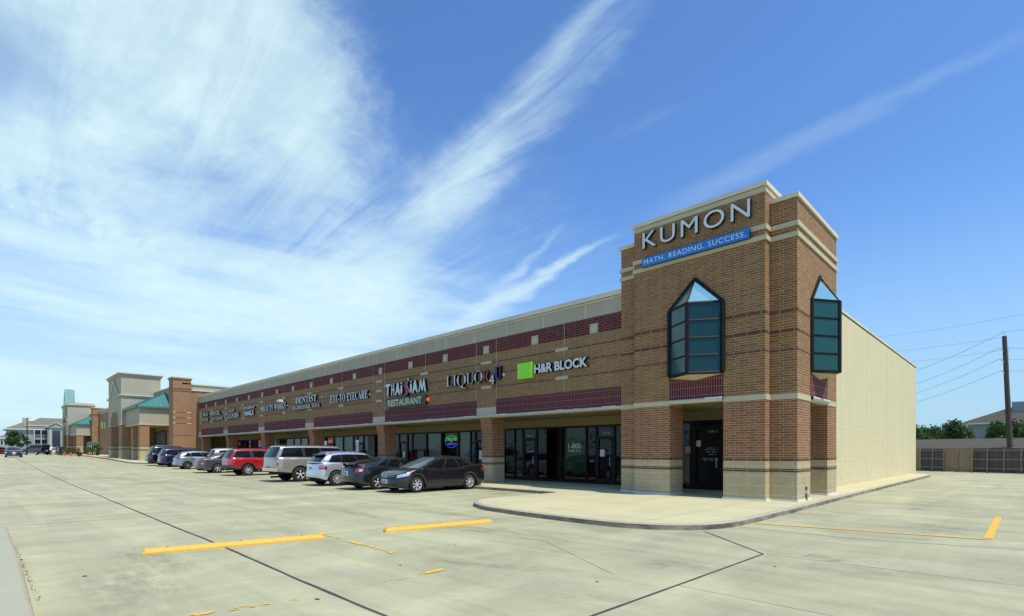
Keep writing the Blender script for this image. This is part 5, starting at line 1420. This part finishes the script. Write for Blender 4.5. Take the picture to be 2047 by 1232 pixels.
    # number plates
    for end in P.get('plates', ('rear',)):
        s = -1 if end == 'rear' else 1; zz = P.get('plz', {}).get(end, .55); xx = (pt(N-1, .0).x if s < 0 else pt(0, 0).x)
        tz = (zz-Bz(half[-1][0] if s < 0 else half[0][0]))/((interp(top, half[-1][0] if s < 0 else half[0][0]))-Bz(half[-1][0] if s < 0 else half[0][0]))
        p = pt(N-1.001 if s < 0 else 0, tz); q = MB(); q.box(p.x+s*.005, p.x+s*.03, -.155, .155, zz-.08, zz+.08, M['plate']); po = q.build('number_plate', root)
        q = MB()
        for kk in range(6): q.box(p.x+s*.03, p.x+s*.032, -.12+kk*.042, -.09+kk*.042, zz-.04, zz+.03, M['plate_txt'])
        q.build('plate_characters', po)
    for xw in (xf, xr):
        for s in (1, -1): wheel(root, xw, s*(H2-.125), r, P.get('tw', .22), s, P.get('spokes', 6), P.get('steel', False))
    if P.get('rails'):
        for s in (1, -1):
            q = MB(); pts = [side(u_, 1.0, -.07, s)+Vector((0,0,.09)) for u_ in (.08,.2,.5,.8,.9)]
            for a, c in zip(pts[:-1], pts[1:]): q.tube(a, c, .018, .018, M[P['rails']], 6)
            for u_ in (.1,.45,.88): p_ = side(u_, 1.0, -.07, s); q.tube(p_, p_+Vector((0,0,.09)), .02, .02, M['trim'], 6)
            q.build('roof_rail', root)
    if P.get('extra'): P['extra'](root, pt, side, back, wind, half, N, cm, H2, L)
    return root

def badge_oval(root, p, nx, rx=.075, rz=.05, m='chrome'):
    b = MB(); n = 18
    for a in range(n):
        w0, w1 = 2*math.pi*a/n, 2*math.pi*(a+1)/n
        b.tube((p.x, p.y+math.cos(w0)*rx, p.z+math.sin(w0)*rz), (p.x, p.y+math.cos(w1)*rx, p.z+math.sin(w1)*rz), .008, .008, M[m], 5, False)
        b.tube((p.x, p.y+math.cos(w0)*rx*.4, p.z+math.sin(w0)*rz*.9), (p.x, p.y+math.cos(w1)*rx*.4, p.z+math.sin(w1)*rz*.9), .005, .005, M[m], 4, False)
    b.build('emblem', root)
def bar_box(root, nm, x0,x1,y0,y1,z0,z1,m):
    b = MB(); b.box(x0,x1,y0,y1,z0,z1,m); o = b.build(nm, root); return o
SEDAN_LEV = [(0,.045,.05,.04),(.10,.012,.01,.01),(.28,.0,.0,.0),(.50,.0,.01,.01),(.66,.010,.03,.02),(.80,.012,.05,.04),(.90,.030,.10,.06),(.96,.055,.15,.08),(1.0,.11,.22,.12)]
# --- dark grey sedan parked nose-out
def ex_camry(root, pt, side, back, wind, half, N, cm, H2, L):
    p = pt(0, .80, .02); badge_oval(root, Vector((p.x+.0, 0, p.z)), 1)
    # grille bars
    for k, t in enumerate((.58,.65,.72,.79)):
        b = MB(); rows = [[pt(i, t, .012, s) for s, i in [(-1, 3.4-j*.85) for j in range(5)]+[(1, j*.85) for j in range(5)]], [pt(i, t+.03, .016, s) for s, i in [(-1, 3.4-j*.85) for j in range(5)]+[(1, j*.85) for j in range(5)]]]
        b.grid(rows, M['trim'] if k < 3 else M['chrome'], True, True); b.build('grille_bar', root)
    for s in (-1, 1): bar_box(root, 'wiper', 0, .01, 0, .01, 0, .01, M['trim']) if False else None
camry = dict(L=4.80, W=1.82, wb=2.776, foh=.93, r=.325, cf=.62, cr=.42, sill=.20, lev=SEDAN_LEV, spokes=7,
    top=[(-2.40,.98),(-2.28,1.06),(-1.95,1.10),(-1.5,1.08),(-.6,.99),(.3,.95),(.85,.95),(1.25,.965),(1.75,.92),(2.15,.85),(2.40,.76)],
    bot=[(-2.4,.33),(-1.95,.22),(-1.2,.20),(1.2,.20),(1.9,.20),(2.4,.22)],
    gh=dict(xf0=1.28, xr0=-1.85, xf1=.22, xr1=-1.02, zr=1.475, arch=.05, ib=.09, ir=.31, dlo=(.12,.985), vv=(.05,.86), wins=[(.15,.34),(.36,.62),(.645,.975)], bow=.20, bowr=.16, chromeline=True),
    patches=[('headlight',('f',4.2),1.62,.66,.86,'lampclear',.012,dict(t0b=.76,t1b=.93)),('indicator',1.74,1.60,.76,.90,'amber',.016,dict(t0b=.80,t1b=.92)),
             ('tail_light',('r',4.5),-2.02,.58,.84,'tail',.012,dict(t0b=.66,t1b=.84)),('lower_grille',('f',0),('f',4),.10,.30,'trim',.012),('fog_lamp_recess',('f',5.5),('f',8),.16,.28,'trim',.012)],
    doors=[1.02,-.02,-1.06], handles=[(.14,.80),(-.88,.83)], plates=('front','rear'), plz=dict(front=.46, rear=.8), clearfront=True, extra=ex_camry)
MAZ_LEV = SEDAN_LEV
def ex_mazda(root, pt, side, back, wind, half, N, cm, H2, L):
    b = MB(); x = -L/2+.12; z = 1.14
    rows = [[(x+.03+.05*abs(s)**2, s*.62, z+.02), ] for s in (-1,)]
    G = []
    for kk in range(13):
        s = -1+kk/6; G.append([(x+.02, s*.66, z-.012),(x-.06, s*.66, z),(x-.02+.10, s*.66, z+.022),(x+.20, s*.66, z+.006),(x+.02, s*.66, z-.012)])
    b.grid(G, cm, True)
    for s in (-.5, .5): b.box(x+.02,x+.14,s-.02,s+.02,z-.10,z,cm)
    b.build('spoiler', root)
mazda = dict(L=4.68, W=1.78, wb=2.675, foh=.96, r=.325, cf=.55, cr=.48, sill=.19, lev=MAZ_LEV, spokes=5,
    top=[(-2.34,.97),(-2.2,1.05),(-1.9,1.08),(-1.3,1.05),(-.5,.98),(.8,.93),(1.25,.94),(1.8,.88),(2.34,.74)],
    bot=[(-2.34,.36),(-1.9,.24),(-1.2,.19),(1.9,.19),(2.34,.22)],
    gh=dict(xf0=1.22, xr0=-1.98, xf1=.15, xr1=-.86, zr=1.44, arch=.06, ib=.09, ir=.31, dlo=(.17,.985), vv=(.05,.84), wins=[(.20,.34),(.36,.63),(.655,.975)], bow=.2, bowr=.14),
    patches=[('tail_light',('r',4.3),-1.86,.60,.86,'tail',.012,dict(t0b=.70,t1b=.86)),('lens',('r',6.2),('r',8.2),.66,.80,'lampclear',.017),('headlight',('f',5),1.6,.6,.8,'lampclear',.012)],
    doors=[1.0,-.02,-1.0], handles=[(.12,.80),(-.85,.83)], plz=dict(rear=.72), extra=ex_mazda)
SUV_LEV = [(0,.05,.05,.03),(.10,.012,.01,.0),(.25,.0,.0,.0),(.40,.0,.0,.03),(.60,.006,.03,.05),(.80,.012,.06,.05),(.92,.03,.12,.055),(1.0,.07,.22,.08)]
def ex_bmw(root, pt, side, back, wind, half, N, cm, H2, L):
    p = back(0, 1.0); b = MB()
    rows = [[(p.x-.02-.20*(1-abs(s)**3*.4), s*.56, p.z-.04+.03) for s in [-1+i/5 for i in range(11)]], [(p.x+.06, s*.60, p.z+.015) for s in [-1+i/5 for i in range(11)]]]
    b.grid(rows, cm, True, True); b.grid([[(q[0], q[1], q[2]-.05) for q in rows[0]], rows[0]], M['trim'], True, True); b.grid([[(q[0]+.2,q[1],q[2]-.05) for q in rows[0]], [(q[0],q[1],q[2]-.05) for q in rows[0]]], M['trim'], True, True); b.build('roof_spoiler', root)
    b = MB(); e = Vector((p.x+.45, 0, p.z+.03)); b.face([(e.x-.10,-.03,e.z),(e.x-.14,0,e.z+.10),(e.x+.10,-.03,e.z)], cm); b.face([(e.x-.10,.03,e.z),(e.x+.10,.03,e.z),(e.x-.14,0,e.z+.10)], cm); b.face([(e.x-.10,-.03,e.z),(e.x-.10,.03,e.z),(e.x-.14,0,e.z+.10)], cm); b.build('aerial_fin', root)
bmw = dict(L=4.57, W=1.85, wb=2.795, foh=.86, r=.365, cf=.50, cr=.40, sill=.26, lev=SUV_LEV, spokes=10, tw=.25,
    top=[(-2.28,1.02),(-2.1,1.13),(-1.5,1.13),(.5,1.04),(1.15,1.03),(1.7,.98),(2.28,.80)],
    bot=[(-2.28,.42),(-1.9,.30),(-1.2,.27),(1.9,.27),(2.28,.30)],
    gh=dict(xf0=1.15, xr0=-2.10, xf1=.30, xr1=-1.72, zr=1.64, arch=.05, drop=.06, ib=.10, ir=.27, dlo=(.10,.985), vv=(.05,.86), wins=[(.12,.30),(.32,.60),(.62,.975)], bow=.16, bowr=.10, rw=(.10,.88)),
    patches=[('tail_light',('r',4.6),-1.93,.62,.86,'tail',.014,dict(t0b=.58,t1b=.80)),('lens',('r',5.2),('r',8.5),.72,.76,'lampclear',.018),('headlight',('f',5),1.8,.62,.82,'lampclear',.012)],
    doors=[.95,-.05,-1.0], handles=[(.1,.86),(-.9,.90)], plz=dict(rear=.86), rails='chrome', extra=ex_bmw)
def ex_yukon(root, pt, side, back, wind, half, N, cm, H2, L):
    b = MB()
    for s in (1, -1):
        G = [[pt(N-1-i, t, .07, s) for i in range(0, 10)] for t in (.0,.08,.2,.26)]
        b.grid(G, M['chrome'], True, s < 0)
    b.build('rear_bumper', root)
    b = MB(); b.box(-L/2-.085,-L/2+.1,-.30,.30,.735,.76,M['trim']); b.build('bumper_step', root)
    b = MB(); p = back(.25, .1); b.tube((p.x-.05,.1,p.z),(p.x+.03,.55,p.z+.10),.014,.010,M['trim'],5); b.build('wiper', root)
yukon = dict(scale=1.05, L=5.55, W=2.0, wb=3.30, foh=1.0, r=.385, cf=.35, cr=.22, pow=3.2, sill=.42, lev=[(0,.05,.04,.02),(.12,.012,.01,.0),(.30,.0,.0,.0),(.50,.0,.0,.01),(.70,.008,.02,.02),(.88,.02,.05,.03),(1.0,.07,.16,.05)], spokes=5, tw=.26, flare=.04, agap=.08,
    top=[(-2.78,1.24),(-2.6,1.27),(.9,1.22),(1.4,1.20),(2.2,1.14),(2.78,1.02)],
    bot=[(-2.78,.56),(-2.2,.50),(-1.5,.42),(2.0,.42),(2.78,.42)],
    gh=dict(xf0=1.35, xr0=-2.70, xf1=.62, xr1=-2.42, zr=1.89, arch=.025, ib=.08, ir=.22, bulge=.015, dlo=(.04,.99), vv=(.06,.88), wins=[(.055,.33),(.375,.62),(.655,.975)], bow=.12, bowr=.07, rw=(.06,.90), rwu=.90),
    patches=[('tail_light',('r',7.0),-2.62,.45,.98,'tail',.014),('reversing_lamp',('r',7.1),-2.63,.66,.78,'lampclear',.018),('indicator',('r',7.1),-2.63,.84,.95,'amber',.018)],
    doors=[1.1,.1,-1.05], handles=[(.22,1.02),(-.85,1.04)], plz=dict(rear=.80), rails='trim', extra=ex_yukon)
def ex_expl(root, pt, side, back, wind, half, N, cm, H2, L):
    b = MB()
    for s in (1, -1):
        G = [[pt(i, t, .012, s) for i in range(0, N)] for t in (.0,.06,.14)]
        b.grid(G, M['grey_clad'], True, s > 0)
    b.build('lower_cladding', root)
    b = MB()
    for s in (1, -1):
        G = [[pt(N-1-i, t, .05, s) for i in range(0, 11)] for t in (.02,.12,.24,.30)]
        b.grid(G, M['grey_clad'], True, s < 0)
    b.build('rear_bumper', root)
expl = dict(scale=1.04, L=4.80, W=1.80, wb=2.83, foh=.85, r=.365, cf=.32, cr=.20, pow=3.2, sill=.38, lev=yukon['lev'], spokes=8, tw=.25, flare=.035, agap=.075,
    top=[(-2.4,1.12),(-2.2,1.15),(.7,1.10),(1.2,1.09),(1.9,1.02),(2.4,.90)],
    bot=[(-2.4,.50),(-1.9,.42),(1.9,.40),(2.4,.40)],
    gh=dict(xf0=1.15, xr0=-2.32, xf1=.42, xr1=-2.02, zr=1.72, arch=.025, ib=.08, ir=.22, bulge=.015, dlo=(.04,.985), vv=(.07,.86), wins=[(.06,.345),(.42,.66),(.71,.965)], bow=.12, bowr=.07, rw=(.05,.90), rwu=.90),
    patches=[('tail_light',('r',6.6),-2.26,.42,.92,'tail',.014),('indicator',('r',7.0),-2.28,.70,.84,'amber',.018),('reversing_lamp',('r',7.4),('r',8.2),.46,.52,'lampclear',.018)],
    doors=[.9,-.05,-.95], handles=[(.05,.93),(-.8,.95)], plz=dict(rear=.85), rails='trim', blackh=True, extra=ex_expl)
sedan2 = dict(camry, scale=1.03, L=5.0, spokes=6, foh=1.0, wb=2.80, W=1.84, gh=dict(camry['gh'], xr0=-1.75, xr1=-1.0, zr=1.46, chromeline=False),
    top=[(-2.5,.90),(-2.35,1.0),(-1.9,1.04),(-1.3,1.02),(.8,.94),(1.25,.94),(1.9,.86),(2.5,.68)],
    bot=[(-2.5,.34),(-2.0,.22),(2.0,.20),(2.5,.24)],
    patches=[('tail_light',('r',5.6),-2.22,.55,.88,'tail',.014),('lens',('r',6.4),('r',8.4),.48,.56,'lampclear',.018),('headlight',('f',5),1.8,.6,.8,'lampclear',.012)], plates=('rear',), extra=None, clearfront=False)
hatch = dict(L=4.30, W=1.70, wb=2.60, foh=.85, r=.315, cf=.5, cr=.40, sill=.22, lev=SUV_LEV, spokes=7, steel=True,
    top=[(-2.15,.92),(-1.95,1.02),(-1.3,1.04),(.8,.99),(1.25,.98),(1.7,.88),(2.15,.70)], bot=[(-2.15,.34),(-1.7,.24),(1.7,.20),(2.15,.24)],
    gh=dict(xf0=1.25, xr0=-1.95, xf1=.25, xr1=-1.52, zr=1.53, arch=.05, drop=.05, ib=.10, ir=.27, dlo=(.12,.985), vv=(.06,.84), wins=[(.14,.26),(.30,.60),(.63,.97)], bow=.16, bowr=.10, rw=(.15,.90)),
    patches=[('tail_light',('r',6.0),-1.72,.70,.98,'tail',.014,dict(t0b=.86,t1b=.98)),('headlight',('f',5),1.5,.62,.84,'lampclear',.012)],
    doors=[1.0,0,-1.0], handles=[(.12,.83),(-.85,.86)], plz=dict(rear=.70), extra=None)
van = dict(L=5.1, W=1.95, wb=3.0, foh=1.0, r=.345, cf=.5, cr=.35, sill=.24, lev=SUV_LEV, spokes=7,
    top=[(-2.55,1.05),(-2.3,1.12),(-.8,1.10),(1.2,1.02),(1.7,.98),(2.55,.75)], bot=[(-2.55,.38),(-2.1,.26),(2.1,.24),(2.55,.26)],
    gh=dict(xf0=1.65, xr0=-2.42, xf1=.45, xr1=-2.12, zr=1.72, arch=.05, ib=.10, ir=.25, dlo=(.05,.985), vv=(.06,.86), wins=[(.07,.33),(.35,.62),(.64,.96)], bow=.16, bowr=.09, rw=(.08,.90)),
    patches=[('tail_light',('r',4.6),-2.25,.66,.90,'tail',.014),('headlight',('f',5),2.0,.62,.84,'lampclear',.012)],
    doors=[1.1,-.05,-1.3], handles=[(.1,.92),(-.2,.92)], plz=dict(rear=.85), rails='trim', extra=None)
suv3 = dict(bmw, L=4.75, W=1.88, wb=2.75, spokes=5, extra=None, gh=dict(bmw['gh'], zr=1.76, xr1=-1.95, xr0=-2.2, drop=0), top=[(-2.38,1.08),(-2.2,1.16),(-1.5,1.16),(.8,1.10),(1.3,1.09),(2.0,1.0),(2.38,.86)],
    bot=[(-2.38,.42),(-1.9,.30),(1.9,.30),(2.38,.34)], patches=[('tail_light',('r',7.2),-2.22,.50,.96,'tail',.014),('headlight',('f',5),1.9,.62,.84,'lampclear',.012)])
UP = math.pi/2; DN = -math.pi/2
def park(nm, lab, cat, P, col, xnear, yrear_wheel, up=True, **k):
    """xnear = world X of the side facing the camera; yrear_wheel = Y of the rear axle (or front axle when nose-out)"""
    s = P.get('scale', 1.0); W = P['W']*s; cx_ = xnear-W/2
    xf = P['L']/2-P['foh']; xr = xf-P['wb']
    cy_ = yrear_wheel-(xr*s) if up else yrear_wheel+xf*s
    return vehicle(nm, lab, cat, P, col, (cx_, cy_), UP if up else DN, **k)
park('parked_sedan', 'dark charcoal sedan parked nose-out with chrome window line, nearest the camera', 'car', camry, ((.014,.014,.019), .12, .20), -17.45, 12.36, False)
park('parked_sedan', 'dark grey sedan with red tail lights and a boot spoiler, second from the right', 'car', mazda, ((.022,.026,.036), .4, .22), -20.05, 12.15)
park('parked_suv', 'bright silver compact sport utility car with a roof spoiler', 'car', bmw, ((.62,.66,.70), .6, .24), -23.65, 12.1)
park('parked_suv', 'long pale pewter sport utility vehicle with a chrome rear bumper', 'car', yukon, ((.40,.38,.32), .5, .28), -28.3, 12.35)
park('parked_suv', 'red sport utility vehicle with grey lower cladding', 'car', expl, ((.46,.010,.014), .15, .25), -36.9, 12.6)
park('parked_sedan', 'mid grey sedan with steel-grey boot lid, left of the red vehicle', 'car', sedan2, ((.10,.11,.115), .5, .3), -42.0, 12.25)
park('parked_suv', 'cream white sport utility vehicle mostly hidden behind the grey sedan', 'car', dict(suv3, L=4.6), ((.62,.61,.50), .1, .3), -46.3, 14.1)
park('parked_hatchback', 'silver hatchback with black steel wheels and large red tail lights', 'car', hatch, ((.30,.33,.36), .6, .28), -50.0, 12.3)
park('parked_minivan', 'deep blue minivan between the silver hatchback and the dark vehicle', 'car', van, ((.007,.009,.055), .15, .20), -55.4, 12.6)
park('parked_suv', 'dark navy sport utility vehicle at the far left end of the parked row', 'car', dict(suv3, L=5.0, gh=dict(suv3['gh'], zr=1.9), patches=[('tail_light',('r',6.8),-2.25,.40,.86,'tail',.014)]), ((.006,.007,.012), .1, .20), -58.9, 12.6)
FG = 'cars on the far side of the lot'
def farcar(nm, lab, P, col, px, d, heading):
    p = at(px, d); vehicle(nm, lab, 'car', P, col, (p[0], p[1]), heading, group=FG)
face_cam = math.atan2(-3.5, 99.2)
farcar('sedan', 'dark blue sedan driving towards the camera on the far left', dict(mazda, extra=None, plates=('front',), plz=dict(front=.45)), ((.025,.03,.045), .2, .22), 27, 73, face_cam+.02)
farcar('suv', 'dark brown sport utility vehicle parked crosswise behind the blue sedan', dict(yukon, extra=None, L=5.2, wb=3.0), ((.030,.026,.026), .4, .25), 74, 104, UP+2.05)
farcar('sedan', 'maroon sedan cut off by the left edge of the photograph', dict(sedan2), ((.16,.012,.018), .3, .25), -1, 92, UP+.5)
farcar('hatchback', 'small white car behind the two people', dict(hatch), ((.70,.72,.72), .1, .3), 107, 118, UP+2.4)

# ------------------------------------------------------------------ two people by the far entry
M['skin'] = plain('skin', (.36,.20,.13), .6); M['hair'] = plain('hair', (.03,.02,.015), .7)
def person(lab, loc, rz, shirt, legs, bend, arm, group='people near the far store entry'):
    t = thing('person', lab, 'person', loc, rz, group)
    V = []; E = []; Rr = []
    def v(p, r): V.append(p); Rr.append(r); return len(V)-1
    def chain(a, pts):
        for p, r in pts:
            b = v(p, r); E.append((a, b)); a = b
        return a
    lx = bend
    pel = v((0,0,.92), .13); ch = chain(pel, [((lx*.3,0,1.10),.125),((lx*.7,0,1.28),.15),((lx,0,1.42),.12)]); 
    hd = chain(ch, [((lx*1.15,0,1.50),.055),((lx*1.35,0,1.60),.085),((lx*1.45,0,1.70),.075)])
    for s in (1, -1):
        chain(pel, [((0,s*.09,.86),.10),((.03*s,s*.10,.48),.065),((-.03*s,s*.10,.10),.042),((.10,s*.11,.03),.04)])
        w = chain(ch, [((lx,s*.18,1.38),.06),((lx+arm*.3,s*.24,1.12),.042),((lx+arm,s*.20,.92 if arm < .2 else 1.02),.03),((lx+arm+.06,s*.20,.88 if arm < .2 else 1.0),.032)])
        for k in range(5):
            a = (k-2)*.016; bx = V[w]; e = v((bx[0]+.03, bx[1]+a, bx[2]-.02), .009); E.append((w, e)); f = v((bx[0]+.05+.01*(2-abs(k-2)), bx[1]+a*1.3, bx[2]-.06), .008); E.append((e, f))
    me = bpy.data.meshes.new('body'); me.from_pydata(V, E, []); o = bpy.data.objects.new('body', me); C.objects.link(o)
    md = o.modifiers.new('skin', 'SKIN'); sl = me.skin_vertices[0].data
    for i, r in enumerate(Rr): sl[i].radius = (r, r)
    sl[0].use_root = True
    o.modifiers.new('sub', 'SUBSURF').levels = 1
    dg = bpy.context.evaluated_depsgraph_get(); m2 = bpy.data.meshes.new_from_object(o.evaluated_get(dg)); bpy.data.objects.remove(o)
    m2.name = 'body'; m2.materials.clear(); m2.materials.append(M['skin']); m2.materials.append(shirt); m2.materials.append(legs); m2.materials.append(M['hair'])
    for p in m2.polygons:
        z = p.center.z; p.use_smooth = True; far_arm = abs(p.center.y) > .15 and z < 1.15
        p.material_index = 2 if (z < .93 and not far_arm and z > .30) else (1 if .93 <= z < 1.47 and not far_arm else (3 if z > 1.69 else 0))
    o = bpy.data.objects.new('body', m2); C.objects.link(o); o.parent = t
p = at(101, 82); person('person in a white shirt and dark shorts bending forward', (p[0],p[1],gz(p[0])), 2.6, plain('shirt_white', (.72,.70,.66), .8), plain('shorts', (.06,.03,.035), .8), .22, .25)
p = at(113, 95); person('person in a blue shirt and dark trousers walking away', (p[0],p[1],gz(p[0])), 1.2, plain('shirt_blue', (.02,.05,.22), .8), plain('trousers', (.02,.02,.03), .8), .05, .1)
